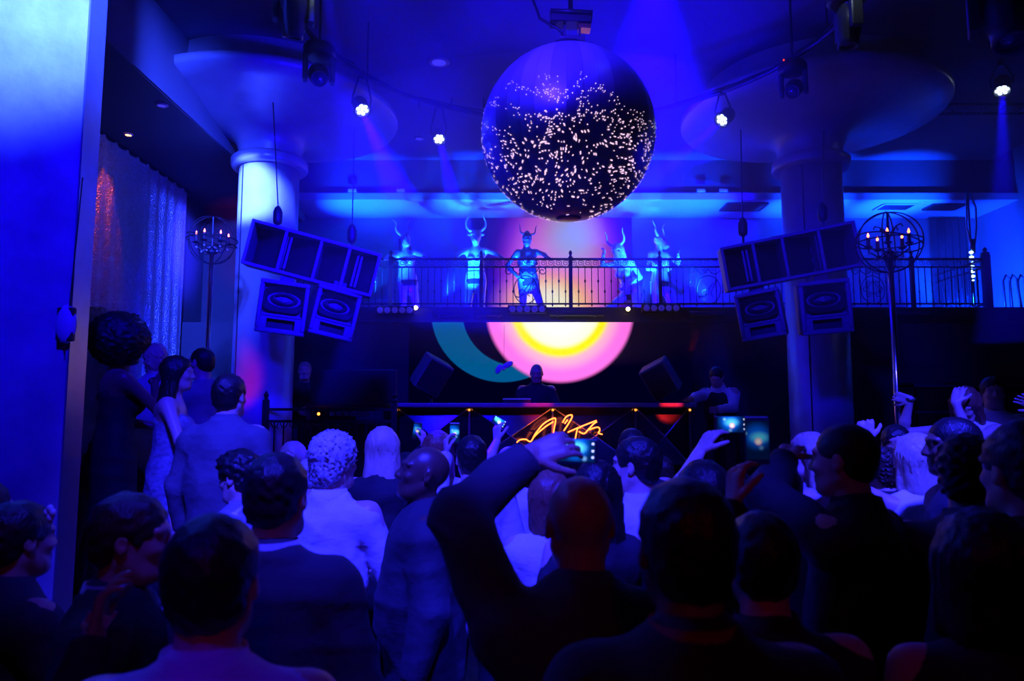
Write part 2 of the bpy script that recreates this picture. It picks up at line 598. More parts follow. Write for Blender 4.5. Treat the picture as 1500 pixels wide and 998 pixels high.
def make_hair(style, Hc, HR, s, rnd, fem=False):
    sd = SDF()
    L = lambda x, y, z: Hc + HR @ npv((x, y, z)) * s
    E = lambda c, r, **k: sd.ell(L(*c), npv(r) * s, HR, **k)
    h, amp, fr = 0.009, 0.004, 90.0
    sub = True
    lon = 0
    if style == 'short':
        E((0, -0.016, 0.034), (0.085, 0.104, 0.096), k=0.02)
        E((0, -0.06, -0.03), (0.062, 0.045, 0.05), k=0.03)
    elif style == 'crop':
        E((0, -0.014, 0.032), (0.079, 0.1, 0.091), k=0.02)
        E((0, -0.055, -0.025), (0.058, 0.042, 0.045), k=0.03)
        amp = 0.0015
    elif style == 'curly':
        E((0, -0.016, 0.040), (0.096, 0.114, 0.104), k=0.02)
        E((0, -0.06, -0.04), (0.078, 0.055, 0.065), k=0.03)
        amp, fr, h = 0.012, 150.0, 0.007
    elif style == 'afro':
        E((0, -0.04, 0.055), (0.20, 0.19, 0.185), k=0.02)
        amp, fr, h = 0.014, 75.0, 0.012
    elif style == 'bob':
        E((0, -0.016, 0.036), (0.094, 0.110, 0.100), k=0.02)
        sd.cone(L(0, -0.05, 0.0), L(0, -0.055, -0.13), 0.098 * s, 0.088 * s, 0.03, (HR @ npv((0, 1, 0)), 1.5))
        for q in (-1, 1):
            sd.cone(L(q * 0.072, 0.0, 0.02), L(q * 0.078, 0.005, -0.13), 0.03 * s, 0.026 * s, 0.03)
        lon = 46
    elif style in ('long', 'verylong'):
        z = -0.30 if style == 'long' else -0.42
        E((0, -0.016, 0.036), (0.090, 0.108, 0.098), k=0.02)
        sd.cone(L(0, -0.05, 0.0), L(0, -0.085, z), 0.092 * s, 0.105 * s, 0.03, (HR @ npv((0, 1, 0)), 2.0))
        for q in (-1, 1):
            sd.cone(L(q * 0.070, -0.005, 0.02), L(q * 0.095, -0.02, -0.24), 0.030 * s, 0.024 * s, 0.03)
        lon = 52
    elif style == 'bun':
        E((0, -0.014, 0.034), (0.081, 0.101, 0.094), k=0.02)
        E((0, -0.05, 0.125), (0.045, 0.045, 0.04), k=0.02)
        amp = 0.002
    elif style == 'wavy':
        E((0, -0.01, 0.045), (0.092, 0.112, 0.100), k=0.02)
        E((0, 0.06, 0.095), (0.055, 0.045, 0.03), k=0.03)
        E((0, -0.06, -0.03), (0.068, 0.048, 0.055), k=0.03)
        amp, fr, h = 0.008, 80.0, 0.008
    fz = 0.0 if style not in ('afro',) else -0.01
    E((0, 0.098, -0.045 + fz), (0.064 if style != 'afro' else 0.085, 0.085, 0.098), k=0.015, op='s')
    for q in (-1, 1):
        if style in ('short', 'crop', 'bun', 'wavy'):
            E((q * 0.10, 0.0, -0.03), (0.045, 0.032, 0.042), k=0.012, op='s')
    ph = [rnd.uniform(0, 6.28) for _ in range(6)]

    def noise(X, Y, Z):
        a = np.sin(fr * X + ph[0] + 2 * np.sin(fr * 0.5 * Z)) * np.sin(fr * Y + ph[1] + 2 * np.sin(fr * .45 * X)) * np.sin(fr * Z + ph[2])
        r = a * amp
        if lon:
            g = np.arctan2(Y - Hc[1], X - Hc[0])
            r = r * 0.4 + 0.0035 * np.sin(g * lon + 3 * np.sin(Z * 18 + ph[3]) + 1.5 * np.sin(g * 9 + ph[4]))
        else:
            r = r + amp * 0.5 * np.sin(fr * 2.1 * Z + ph[3]) * np.sin(fr * 1.7 * X + ph[4])
        return r + 0 * X + 0 * Y + 0 * Z
    p, q = sd.mesh(h, noise=noise)
    return p, q


def wrinkle(rnd, amp, fr=38.0):
    ph = [rnd.uniform(0, 6.28) for _ in range(10)]
    sg = rnd.choice((-1, 1))

    def f(X, Y, Z):
        a = X * 0.55 * sg + Y * 0.3 + Z
        r1 = 1 - np.abs(np.sin(17 * a + ph[0] + 1.5 * np.sin(8 * Z + 7 * X + ph[1])))
        r2 = 1 - np.abs(np.sin(13 * (X * 1.1 - 0.35 * Z * sg + 0.5 * Y) + ph[2] + 1.3 * np.sin(6 * Z + ph[3])))
        m1 = 0.5 + 0.5 * np.sin(7 * X + 5 * Z + ph[4])
        m2 = 0.5 + 0.5 * np.sin(6 * Y - 6 * Z + 4 * X + ph[5])
        return -amp * (1.5 * r1 * r1 * m1 + 1.2 * r2 * r2 * m2 - 0.6) + 0.3 * amp * np.sin(fr * (X + Y) + ph[6]) * np.sin(fr * 0.6 * Z + ph[7])
    return f


def person(label, px, ptop, Y, face=0.0, floor=0.0, fem=False, skin='light', hair='short', haircol='black',
           top='jacket', topcol=(0.02, 0.02, 0.03), toprough=0.8, legcol=(0.02, 0.02, 0.03), bottom='trousers', collar=None, collarshape=True,
           armL='down', armR='down', head=(0, 0, 0), lean=0.0, w=1.0, feet=None, crouch=0.0, H=None, wr=0.006, group='people in the crowd',
           hq=0.0065, handq=0.0062, bodymat=None, curlL=0.45, curlR=0.45, palmL=None, palmR=None, hintL=None, hintR=None, dirL=None, dirR=None,
           sideways=0.0, topvar=0.12, seed=None, sleeve='long', name='person', cat='person', vest=False):
    rnd = random.Random(seed if seed is not None else int(px * 7 + ptop * 13))
    wt = pix(px, ptop, Y)
    hair_t = {'short': 0.012, 'crop': 0.004, 'curly': 0.025, 'afro': 0.12, 'bob': 0.016, 'long': 0.016, 'verylong': 0.016, 'bun': 0.05, 'wavy': 0.02, 'bald': 0}[hair]
    cl = math.cos(lean)
    if H is None:
        H = (wt.z - floor - hair_t) / (1 - 0.48 * (1 - cl)) + crouch
    s = H / 1.75
    rz = face
    # ---- skeleton, local frame: faces +Y
    pel = npv((0, 0, 0.95 * s - crouch))
    ld = npv((math.sin(sideways), math.sin(lean), math.cos(lean) * math.cos(sideways)))
    ld = unit(ld)
    fwd = unit(npv((0, math.cos(lean), -math.sin(lean))))
    rgt = np.cross(fwd, ld)
    T = lambda x, y, z: pel + (rgt * x + fwd * y + ld * z) * s
    sw = 0.165 if fem else 0.19
    SH = {-1: T(-sw, 0, 0.475), 1: T(sw, 0, 0.475)}
    neck0, neck1 = T(0, -0.005, 0.51), T(0, 0.012, 0.60)
    yaw, pit, rol = head
    HR = np.array((Euler((0, 0, yaw)).to_matrix() @ Euler((pit - lean * 0.4, rol, 0)).to_matrix()))
    Hc = neck1 + HR @ npv((0, 0.018, 0.085)) * s
    # base so that the head lands where the photograph puts it
    ca, sa = math.cos(rz), math.sin(rz)
    base = Vector((wt.x - (Hc[0] * ca - Hc[1] * sa), Y - (Hc[0] * sa + Hc[1] * ca), floor))
    toloc = lambda p: npv((Matrix.Rotation(-rz, 3, 'Z') @ (Vector(p) - base)))
    # ---- arms
    la, lb = 0.285 * s, 0.26 * s
    arms = {}
    for sd_, spec, hint, pv, dv in ((-1, armL, hintL, palmL, dirL), (1, armR, hintR, palmR, dirR)):
        S = SH[sd_]
        if spec == 'down':
            Tt, hh = T(sd_ * (sw + 0.07), 0.05, -0.055), (sd_ * 0.6, -1, 0)
            pn = npv((-sd_, 0.1, 0))
        elif spec == 'bent':
            Tt, hh = T(sd_ * 0.13, 0.26, 0.17), (sd_ * 0.7, -0.6, -0.6)
            pn = npv((-sd_, 0, 0.2))
        elif spec == 'drink':
            Tt, hh = T(sd_ * 0.14, 0.30, 0.34), (sd_ * 0.6, -0.3, -0.8)
            pn = npv((-sd_, 0.1, 0))
        elif spec == 'hip':
            Tt, hh = T(sd_ * 0.19, 0.06, 0.06), (sd_ * 1.0, -0.3, 0)
            pn = npv((-sd_, 0, 0))
        elif spec == 'up':
            Tt, hh = T(sd_ * 0.25, 0.22, 0.92), (sd_ * 0.8, 0.3, -0.5)
            pn = npv((0, 1, 0))
        else:
            Tt, hh = toloc(spec), (sd_ * 0.7, -0.1, -0.7)
            pn = npv((0, 1, 0))
        if hint is not None:
            hh = hint
        el, wr_ = ik(S, Tt, la, lb, hh)
        if pv is not None:
            pn = toloc(base + Vector(pv))
        hd = unit(wr_ - el) if dv is None else unit(toloc(base + Vector(dv)))
        arms[sd_] = (S, el, wr_, pn, hd)
    # ---- legs
    if feet is None:
        feet = ((-0.10, 0.02 * rnd.uniform(-3, 3)), (0.10, 0.02 * rnd.uniform(-3, 3)))
    legs = {}
    for q, (fx, fy) in ((-1, feet[0]), (1, feet[1])):
        hp = pel + npv((q * 0.088, 0, -0.05)) * s
        an = npv((fx * s, fy * s, 0.085 * s))
        kn, an = ik(hp, an, 0.425 * s, 0.405 * s, (q * 0.35, 1, 0))
        legs[q] = (hp, kn, an)
    # ---- body
    hipr = 0.158 if fem else 0.148
    wst_ = 0.118 if fem else 0.138
    chs = 0.135 if fem else 0.155
    flat = (fwd, 1.45)

    def torso(sd, inf, z0=-0.07, z1=0.475, kk=0.05, boxy=0.0):
        f2 = (fwd, 1.38 - 0.1 * boxy)
        wst = wst_ + boxy * (0.75 * max(0, chs - wst_) + 0.012)
        sd.cone(T(0, -0.01, z0), T(0, -0.01, 0.03), (hipr * w + inf) * s, (hipr * 0.98 * w + inf) * s, kk, f2)
        sd.cone(T(0, 0.0, 0.05), T(0, 0.0, 0.20), (hipr * 0.93 * w + inf) * s, (wst * w + inf) * s, kk, f2)
        sd.cone(T(0, 0.0, 0.20), T(0, 0.0, 0.36), (wst * w + inf) * s, (chs * w + inf) * s, kk, f2)
        zz = min(z1, 0.475)
        if zz > 0.40:
            se = 0.66 + 0.24 * boxy
            sd.cone(T(-sw * se, -0.008, zz - 0.02 - 0.012 * boxy), T(sw * se, -0.008, zz - 0.02 - 0.012 * boxy), (0.062 * w + inf - 0.004 * boxy) * s, (0.062 * w + inf - 0.004 * boxy) * s, 0.08 - 0.03 * boxy)
            sd.cone(T(0, -0.012, 0.44), T(0, -0.006, 0.52), (0.085 + inf) * s, (0.058 + inf) * s, 0.05)
        if fem:
            for q in (-1, 1):
                sd.ell(T(q * 0.07, 0.085, 0.32), npv((0.062, 0.058, 0.062)) * s + inf, None, k=0.03)
        elif w > 1.1:
            sd.ell(T(0, 0.06, 0.13), npv((0.13, 0.10, 0.14)) * s * (w - 0.05) + inf, None, k=0.05)

    sd = SDF()
    torso(sd, 0.0)
    sd.cone(neck0 - ld * 0.02, neck1 + ld * 0.02, (0.052 if fem else 0.061) * s, (0.048 if fem else 0.057) * s, 0.025)
    head_prims(sd, Hc, HR, s * (0.97 if fem else 1.0), fem)
    zones = [(Hc - 0.14 * s, Hc + 0.14 * s, hq)]
    for q, (S, el, wr_, pn, hd) in arms.items():
        aw = (0.85 if fem else 1.0) * (0.5 + 0.5 * w)
        sd.cone(S, el, 0.052 * aw * s, 0.040 * aw * s, 0.05)
        sd.cone(el, el + (wr_ - el) * 0.35, 0.040 * aw * s, 0.042 * aw * s, 0.02)
        sd.cone(el + (wr_ - el) * 0.35, wr_, 0.042 * aw * s, 0.027 * aw * s, 0.02)
        side = q
        hand_prims(sd, wr_, hd, pn, side, s * (0.93 if fem else 1.02), curlL if q < 0 else curlR)
        e = wr_ + hd * 0.09 * s
        zones.append((np.minimum(wr_, e) - 0.08 * s, np.maximum(wr_, e) + 0.085 * s, handq))
    for q, (hp, kn, an) in legs.items():
        sd.cone(hp, kn, 0.083 * w * s, 0.052 * s, 0.04)
        sd.cone(kn, kn + (an - kn) * 0.35, 0.052 * s, 0.054 * s, 0.02)
        sd.cone(kn + (an - kn) * 0.35, an, 0.054 * s, 0.036 * s, 0.02)
        sd.cone(an - npv((0, 0.025, 0.04)) * s, an + npv((q * 0.02, 0.13, -0.05)) * s, 0.036 * s, 0.028 * s, 0.025)
    p, q_ = sd.mesh(0.017, zones)
    skm = bodymat or mat('skin_' + skin, SKINS[skin], 0.38, 0, 0.1, 30, 0.08, 220)
    root = thing(name, label, cat, base, (0, 0, rz), group)
    link('body', np_mesh('body', p, q_, skm), root)
    # ---- hair
    if hair != 'bald':
        hp_, hq_ = make_hair(hair, Hc, HR, s * (0.97 if fem else 1.0), rnd, fem)
        ho = link('hair', np_mesh('hair', hp_, hq_, mat('hair_' + haircol, HAIRS[haircol], 0.42, 0, 0.25, 60, 0.25, 160, stretch=(1, 1, 0.25))), root)
    # ---- clothes
    if top:
        key = 'cloth_%s_%.3f_%.3f_%.3f_%.2f' % (top, *topcol, toprough)
        tm = mat(key, topcol, toprough, 0, topvar, 25, 0.35, 10, stretch=(1.0, 1.0, 1.6))
        inf = {'jacket': 0.028, 'shirt': 0.021, 'tee': 0.015, 'dress': 0.012, 'vest': 0.016}[top]
        sd = SDF()
        z0 = {'jacket': -0.13, 'shirt': -0.07, 'tee': -0.06, 'dress': -0.10, 'vest': -0.02}[top]
        if top == 'dress':
            torso(sd, inf, -0.10, 0.38)
            for q in (-1, 1):
                sd.cone(T(q * 0.085, 0.075, 0.36), T(q * 0.075, -0.01, 0.495), 0.016 * s, 0.014 * s, 0.01)
                sd.cone(T(q * 0.075, -0.01, 0.495), T(q * 0.08, -0.095, 0.36), 0.014 * s, 0.016 * s, 0.01)
            kz = npv((0, 0.02, 0.55 * s))
            sd.cone(pel - npv((0, 0, 0.08)) * s, npv((0, 0.01, 0.52 * s)), (hipr + 0.012) * s, (hipr + 0.03) * s, 0.05, (npv((0, 1, 0)), 1.3), [((0, 0, 0.50 * s), (0, 0, -1))])
        else:
            torso(sd, inf, z0, boxy={'jacket': 1.0, 'shirt': 0.7}.get(top, 0.25))
            if top in ('jacket', 'shirt'):
                sd.cone(T(0, -0.012, 0.47), T(0, -0.004, 0.56), 0.082 * s, 0.078 * s, 0.03, None, [(T(0, 0, 0.533), ld)])
        if top != 'dress' and top != 'vest' and sleeve != 'none':
            for q, (S, el, wr_, pn, hd) in arms.items():
                S = S - (ld * 0.03 + rgt * q * 0.012) * s
                aw = (0.85 if fem else 1.0) * (0.5 + 0.5 * w)
                if sleeve == 'short':
                    m_ = S + (el - S) * 0.62
                    dd = unit(el - S)
                    sd.cone(S, el, (0.054 * aw + inf) * s, (0.05 * aw + inf) * s, 0.045, None, [(m_, dd)])
                else:
                    dd = unit(wr_ - el)
                    m_ = wr_ - dd * 0.005
                    sd.cone(S, el, (0.052 * aw + inf) * s, (0.042 * aw + inf) * s, 0.018)
                    if sleeve == 'rolled':
                        m_ = el + (wr_ - el) * 0.35
                    sd.cone(el, wr_, (0.042 * aw + inf) * s, (0.031 * aw + inf * 0.8) * s, 0.02, None, [(m_, dd)])
        p, q_ = sd.mesh(0.0125 if Y < 4.2 else 0.0165, noise=wrinkle(rnd, wr))
        nm = {'jacket': 'jacket', 'shirt': 'shirt', 'tee': 't_shirt', 'dress': 'dress', 'vest': 'waistcoat'}[top]
        link(nm, np_mesh(nm, p, q_, tm), root)
        if collar is None and top in ('jacket', 'shirt'):
            collar = tuple(min(1, c * 1.15) for c in topcol)
        if collar:
            cm = mat('collar_%.2f_%.2f_%.2f' % collar, collar, 0.8)
            mb = MB()
            cm3 = Matrix(((rgt[0], fwd[0], ld[0]), (rgt[1], fwd[1], ld[1]), (rgt[2], fwd[2], ld[2])))
            prof = [(0.073 * s, 0.0), (0.070 * s, 0.056 * s), (0.074 * s, 0.062 * s), (0.086 * s, 0.022 * s), (0.094 * s, -0.004 * s), (0.073 * s, 0.0)]
            mb.lathe(prof, 28, Vector(T(0, -0.006, 0.515)), cm3)
            mb.build('collar', cm, root, True)
    if vest:
        sd = SDF()
        torso(sd, 0.030, -0.03, 0.40, boxy=0.7)
        for q in (-1, 1):
            sd.cone(T(q * 0.10, 0.08, 0.38), T(q * 0.09, -0.01, 0.512), 0.034 * s, 0.034 * s, 0.02)
            sd.cone(T(q * 0.09, -0.01, 0.512), T(q * 0.10, -0.09, 0.38), 0.034 * s, 0.04 * s, 0.02)
        p, q_ = sd.mesh(0.015)
        link('waistcoat', np_mesh('waistcoat', p, q_, mat('waistcoat_cloth', (0.012, 0.012, 0.018), 0.7)), root)
    if bottom:
        lm = mat('legs_%.3f_%.3f_%.3f' % legcol, legcol, 0.7, 0, 0.12, 20, 0.1, 250)
        sd = SDF()
        if bottom == 'trousers':
            sd.cone(T(0, -0.01, -0.07), T(0, -0.005, 0.05), (hipr * w + 0.012) * s, (hipr * 0.95 * w + 0.012) * s, 0.04, (fwd, 1.38))
            for q, (hp, kn, an) in legs.items():
                sd.cone(hp, kn, (0.085 * w + 0.012) * s, 0.074 * s, 0.04)
                sd.cone(kn, an - npv((0, 0, 0.02)), 0.074 * s, 0.066 * s, 0.03, None, [((0, 0, 0.05 * s), (0, 0, -1))])
            p, q_ = sd.mesh(0.02, noise=wrinkle(rnd, 0.005))
            link('trousers', np_mesh('trousers', p, q_, lm), root)
        sh = mat('shoe_leather', (0.012, 0.011, 0.012), 0.3)
        for q, (hp, kn, an) in legs.items():
            sd = SDF()
            sd.cone(an - npv((0, 0.035, 0.045)) * s, an + npv((q * 0.02, 0.14, -0.05)) * s, 0.045 * s, 0.038 * s, 0.02, None, [((0, 0, 0.002), (0, 0, -1))])
            sd.cone(an - npv((0, 0.03, 0.0)) * s, an - npv((0, 0.03, 0.05)) * s, 0.047 * s, 0.047 * s, 0.02, None, [((0, 0, 0.002), (0, 0, -1))])
            p, q_ = sd.mesh(0.014)
            link('shoe', np_mesh('shoe', p, q_, sh), root)
    POS.append((label, base.x, base.y, H))
    M = Matrix.Translation(base) @ Matrix.Rotation(rz, 4, 'Z')
    info = dict(root=root, M=M, arms=arms, Hc=Hc, HR=HR, s=s, T=T, base=base, H=H, legs=legs)
    return info

# ------------------------------------------------------------------ the room
CEIL, SOFF, BALC = 5.8, 5.15, 3.0
M_floor = mat('dark_floor', (0.05, 0.045, 0.045), 0.35, 0, 0.3, 3, 0.05, 20)
M_ceil = mat('ceiling_paint', (0.12, 0.12, 0.14), 0.85, 0, 0.08, 1.5, 0.05, 30)
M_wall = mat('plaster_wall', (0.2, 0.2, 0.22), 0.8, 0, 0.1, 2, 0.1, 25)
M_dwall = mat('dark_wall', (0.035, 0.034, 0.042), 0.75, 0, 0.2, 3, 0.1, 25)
M_soff = mat('soffit_paint', (0.55, 0.55, 0.58), 0.8, 0, 0.05, 2)
M_plaster = mat('polished_plaster', (0.52, 0.52, 0.56), 0.42, 0.2, 0.55, 3.2, 0.25, 9)
M_stage = mat('stage_black', (0.015, 0.015, 0.02), 0.4)
M_bulk = mat('bulkhead_paint', (0.06, 0.06, 0.075), 0.8)

struct('floor', MB().box((0.8, 4.2, -0.05), (16, 16.6, 0.1)), M_floor)
struct('ceiling', MB().box((2.0, 4.0, CEIL + 0.05), (10.9, 13.7, 0.1)), M_ceil)
# bulkhead over the balcony front, soffit over the balcony
struct('wall_bulkhead', MB().box((2.2, 10.88, (CEIL + 5.27) / 2), (11.2, 0.16, CEIL - 5.27)), M_bulk)
struct('trim_1', MB().box((2.2, 10.86, 5.21), (11.2, 0.2, 0.12)), M_soff, bevel=0.01)
struct('ceiling_balcony', MB().box((2.2, 11.4, SOFF + 0.06), (11.2, 0.9, 0.12)), M_soff)
struct('wall_back', MB().box((1.6, 11.87, 4.0), (12.6, 0.14, 2.9)), M_wall)
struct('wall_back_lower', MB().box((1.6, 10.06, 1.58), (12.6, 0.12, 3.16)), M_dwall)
struct('wall_right', MB().box((7.87, 6.0, 3.0), (0.14, 12.0, 6.0)), M_wall)
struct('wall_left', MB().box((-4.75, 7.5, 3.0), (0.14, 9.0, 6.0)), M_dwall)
# dropped soffit along the left side, underside shade put into darker paint
struct('ceiling_soffit_left', MB().box((-4.06, 7.0, 5.4), (1.28, 9.0, 0.8)), M_bulk)
struct('added_lit_face_sheet', MB().box((-3.41, 7.0, 5.405), (0.02, 9.0, 0.79)), M_ceil)  # sheet added so the lit side face keeps a paler paint
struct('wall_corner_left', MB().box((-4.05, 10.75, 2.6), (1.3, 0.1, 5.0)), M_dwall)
struct('door_1', MB().box((-3.75, 10.66, 1.9), (0.36, 0.06, 3.8)).box((-3.96, 10.65, 1.95), (0.06, 0.1, 3.9)).box((-3.54, 10.65, 1.95), (0.06, 0.1, 3.9)).box((-3.75, 10.65, 3.92), (0.48, 0.1, 0.06)), M_steel, bevel=0.008)
struct('wall_front', MB().box((0.8, -4.0, 2.9), (16, 0.14, 5.8)), M_dwall)
# balcony slab with deep front beam
struct('floor_balcony', MB().box((2.2, 11.0, BALC - 0.08), (11.2, 1.7, 0.16)), M_dwall)
struct('trim_2', MB().box((2.2, 10.04, 3.27), (11.2, 0.14, 0.2)), M_stage, bevel=0.01)
struct('trim_3', MB().box((2.2, 9.99, 3.165), (11.2, 0.05, 0.03)), M_steel)
# stage and standing platforms
struct('floor_stage', MB().box((0.15, 9.05, 0.38), (6.6, 1.9, 0.76)), M_stage, bevel=0.01)
struct('floor_platform_left', MB().box((-3.15, 5.45, 0.31), (2.6, 2.0, 0.62)), M_dwall, bevel=0.01)
struct('floor_step_left', MB().box((-1.72, 4.05, 0.175), (1.0, 0.7, 0.35)), M_dwall, bevel=0.01)
struct('floor_platform_right', MB().box((3.95, 5.3, 0.21), (2.7, 1.9, 0.42)), M_dwall, bevel=0.01)

# foreground pier with thin edge trim
pier = thing('wall_pier', 'tall mottled plaster pier with a thin edge strip, foreground', 'pillar', (-3.9, 4.28, 0))
MB().box((0, 0, 2.9), (2.58, 0.16, 5.8)).build('pier_body', M_plaster, pier)
MB().box((1.297, -0.0, 2.9), (0.012, 0.172, 5.8)).build('edge_strip', mat('edge_metal', (0.4, 0.4, 0.45), 0.35, 0.7), pier)
fit = thing('wall_fitting', 'pale oval plastic fitting mounted near the pier edge', 'wall fitting', pix(95, 504, 4.17))
MB().sphere((0, 0, 0.115), 0.06, 20, (1.0, 0.62, 1.95)).build('shell', mat('pale_plastic', (0.6, 0.6, 0.6), 0.4), fit, True)
MB().box((0, 0.0, 0.115), (0.1, 0.04, 0.2)).build('back_plate', M_black, fit, bevel=0.01)
MB().tube([(0.02, -0.01, 0.22), (0.025, 0.0, 0.5), (0.045, 0.0, 1.0)], 0.004, 6).build('cord', M_steel, fit)
MB().tube([(-0.0, -0.01, 0.02), (0.0, 0.0, -0.06)], 0.004, 6).build('cord', mat('copper', (0.7, 0.3, 0.12), 0.3, 1), fit)

# round columns with flared mushroom capitals
M_col = mat('column_plaster', (0.36, 0.36, 0.4), 0.35, 0.15, 0.2, 6, 0.12, 18)
for (cx, cy, lab) in ((pix(390, 400, 8.3).x, 8.3, 'round plaster column with flared capital, brightly lit from above'), (pix(1194, 400, 8.3).x, 8.3, 'round plaster column with flared capital, in deep blue shade')):
    c = thing('column', lab, 'column', (cx, cy, 0))
    MB().lathe([(0.0001, 0), (0.36, 0), (0.36, 0.02), (0.342, 0.04), (0.342, 4.78), (0.0001, 4.78)], 48).build('shaft', M_col, c, True)
    MB().lathe([(0.30, 4.76), (0.42, 4.76), (0.44, 4.79), (0.44, 4.86), (0.40, 4.9), (0.30, 4.9)], 48).build('collar_ring', M_col, c, True)
    prof = [(0.36, 4.88)]
    for i in range(1, 13):
        t = i / 12
        prof.append((0.36 + 1.12 * t ** 2.6, 4.9 + 0.49 * t ** 0.8))
    prof += [(1.50, 5.42), (1.50, 5.48), (1.25, 5.51), (1.22, 5.8)]
    MB().lathe(prof, 64).build('capital', M_col, c, True)
    MB().box((-0.215, -0.27, 2.4), (0.012, 0.012, 4.7), (0, 0, 0.67)).build('seam_strip', M_steel, c)

# glittering mesh panel on the left wall
def mesh_mat():
    m = mat('metal_mesh', (0.5, 0.5, 0.55), 0.35, 0.7, 0.3, 30)
    nt = m.node_tree
    v = nt.nodes.new('ShaderNodeTexVoronoi')
    v.inputs['Scale'].default_value = 55
    bp = nt.nodes.new('ShaderNodeBump')
    bp.inputs['Strength'].default_value = 0.9
    bp.inputs['Distance'].default_value = 0.02
    tc = [n for n in nt.nodes if n.type == 'TEX_COORD'][0]
    nt.links.new(tc.outputs['Object'], v.inputs['Vector'])
    nt.links.new(v.outputs['Distance'], bp.inputs['Height'])
    nt.links.new(bp.outputs['Normal'], nt.nodes['Principled BSDF'].inputs['Normal'])
    return m
pn = thing('mesh_curtain', 'shimmering metal mesh curtain hung on the side wall', 'curtain', (-4.55, 8.3, 2.2))
mb = MB()
n = 90
for i in range(n):
    y0, y1 = -1.6 + 3.1 * i / n, -1.6 + 3.1 * (i + 1) / n
    f0, f1 = 0.015 * math.sin(i * 0.9), 0.015 * math.sin((i + 1) * 0.9)
    mb.add([(f0, y0, 0), (f1, y1, 0), (f1, y1, 2.78), (f0, y0, 2.78)], [(0, 1, 2, 3)])
mb.build('mesh_sheet', mesh_mat(), pn, True)
MB().box((-0.02, -0.05, 2.78), (0.06, 3.2, 0.04)).build('curtain_track', M_black, pn)

# ceiling/soffit fittings
M_amber = mat('amber_lamp', (1, .6, .2), 0.3, emit=(1, 0.35, 0.06), estr=12)
M_dimlens = mat('dim_lens', (0.5, 0.5, 0.6), 0.3, emit=(0.08, 0.06, 1.0), estr=0.5)  # faint blue glow, also put into unlit lenses for caught light
def downlight(p, lab, m, grp=None, r=0.05):
    t = thing('downlight', lab, 'downlight', p, group=grp)
    MB().lathe([(r * 0.8, -0.012), (r, -0.012), (r * 1.25, 0.0), (r * 1.2, 0.004)], 20).build('trim_ring', M_soff, t, True)
    MB().lathe([(0.0001, -0.004), (r * 0.8, -0.008)], 20).build('lamp_lens', m, t, True)
    return t
def onplane(px, py, z):
    a = pix(px, py, 1.0)
    d = a - Vector((0, 0, CAM_Z))
    return Vector((0, 0, CAM_Z)) + d * ((z - CAM_Z) / d.z)
dl = downlight(onplane(188, 197, 4.995), 'small amber downlight glowing beside the mesh curtain', M_amber, r=0.04)
spot('amber_beam', dl.location + Vector((0, 0, -0.03)), dl.location + Vector((-0.35, 0.1, -1.2)), 26, (1.0, 0.10, 0.03), 40, 0.8, 0.02, dl)
downlight(onplane(237, 154, 4.995), 'pale downlight in the side soffit, unlit but given a faint blue glow', M_dimlens, r=0.05)
downlight(onplane(643, 91, CEIL - 0.005), 'oval ceiling fitting with a faint blue glow put in for caught light', M_dimlens, r=0.1)
downlight(onplane(614, 203, CEIL - 0.005), 'small round ceiling fitting by the bulkhead', M_dimlens, r=0.06)
downlight(onplane(1352, 297, SOFF - 0.005), 'tiny downlight under the balcony ceiling by side wall', M_dimlens, r=0.04)
for q, px in enumerate((516, 587, 1027, 1060)):
    t = thing('recessed_lamp', 'small square fascia lamp ' + ('closest to the brightly lit column', 'between the lit column and the ball', 'between the ball and the shaded column', 'closest to the shaded column')[q], 'lamp', pix(px, 279, 10.74), group='square fascia lamps')
    MB().box((0, 0, 0), (0.13, 0.03, 0.05)).build('frame', M_soff, t, bevel=0.006)
    MB().box((0, -0.016, 0), (0.105, 0.006, 0.03)).build('lens', M_dimlens, t)
def vent(px, py, sx, sy, lab, open_=True):
    p = onplane(px, py, SOFF)
    t = thing('ceiling_vent', lab, 'vent', (p.x, min(11.6, max(11.1, p.y)), SOFF - 0.012))
    f = MB()
    for (a, b, c, d) in ((0, -sy / 2, sx, 0.04), (0, sy / 2, sx, 0.04), (-sx / 2, 0, 0.04, sy), (sx / 2, 0, 0.04, sy)):
        f.box((a, b, 0), (c, d, 0.024))
    f.build('frame', M_soff if open_ else M_black, t)
    MB().box((0, 0, 0.008), (sx, sy, 0.006)).build('backing', M_black, t)
    for i in range(7):
        MB().box((0, -sy / 2 + sy * (i + 1) / 8, -0.003), (sx * 0.96, 0.02, 0.006), (0.6, 0, 0)).build('slat', M_steel, t)
vent(1102, 291, 0.62, 0.42, 'dark louvred vent next to the round shaded column', False)
vent(1312, 302, 0.52, 0.34, 'pale framed ceiling vent in bright cyan light', True)
vent(1400, 294, 0.5, 0.3, 'dark louvred vent towards the side wall', False)
# track bar hung from ceiling behind the ball
t = thing('ceiling_duct', 'long pale conduit bar slung under the ceiling', 'duct', pix(650, 136, 8.6))
MB().cyl((-0.55, 0, 0), (0.75, 0, 0), 0.05, n=14).build('bar', M_ceil, t, True)
for x in (-0.3, 0.1, 0.5):
    MB().box((x, 0, -0.1), (0.02, 0.02, 0.2)).build('bracket', M_steel, t)
MB().cyl((-0.4, 0, 0), (-0.4, 0, CEIL - t.location.z), 0.012, n=8).build('drop_rod', M_steel, t)
MB().cyl((0.6, 0, 0), (0.6, 0, CEIL - t.location.z), 0.012, n=8).build('drop_rod', M_steel, t)
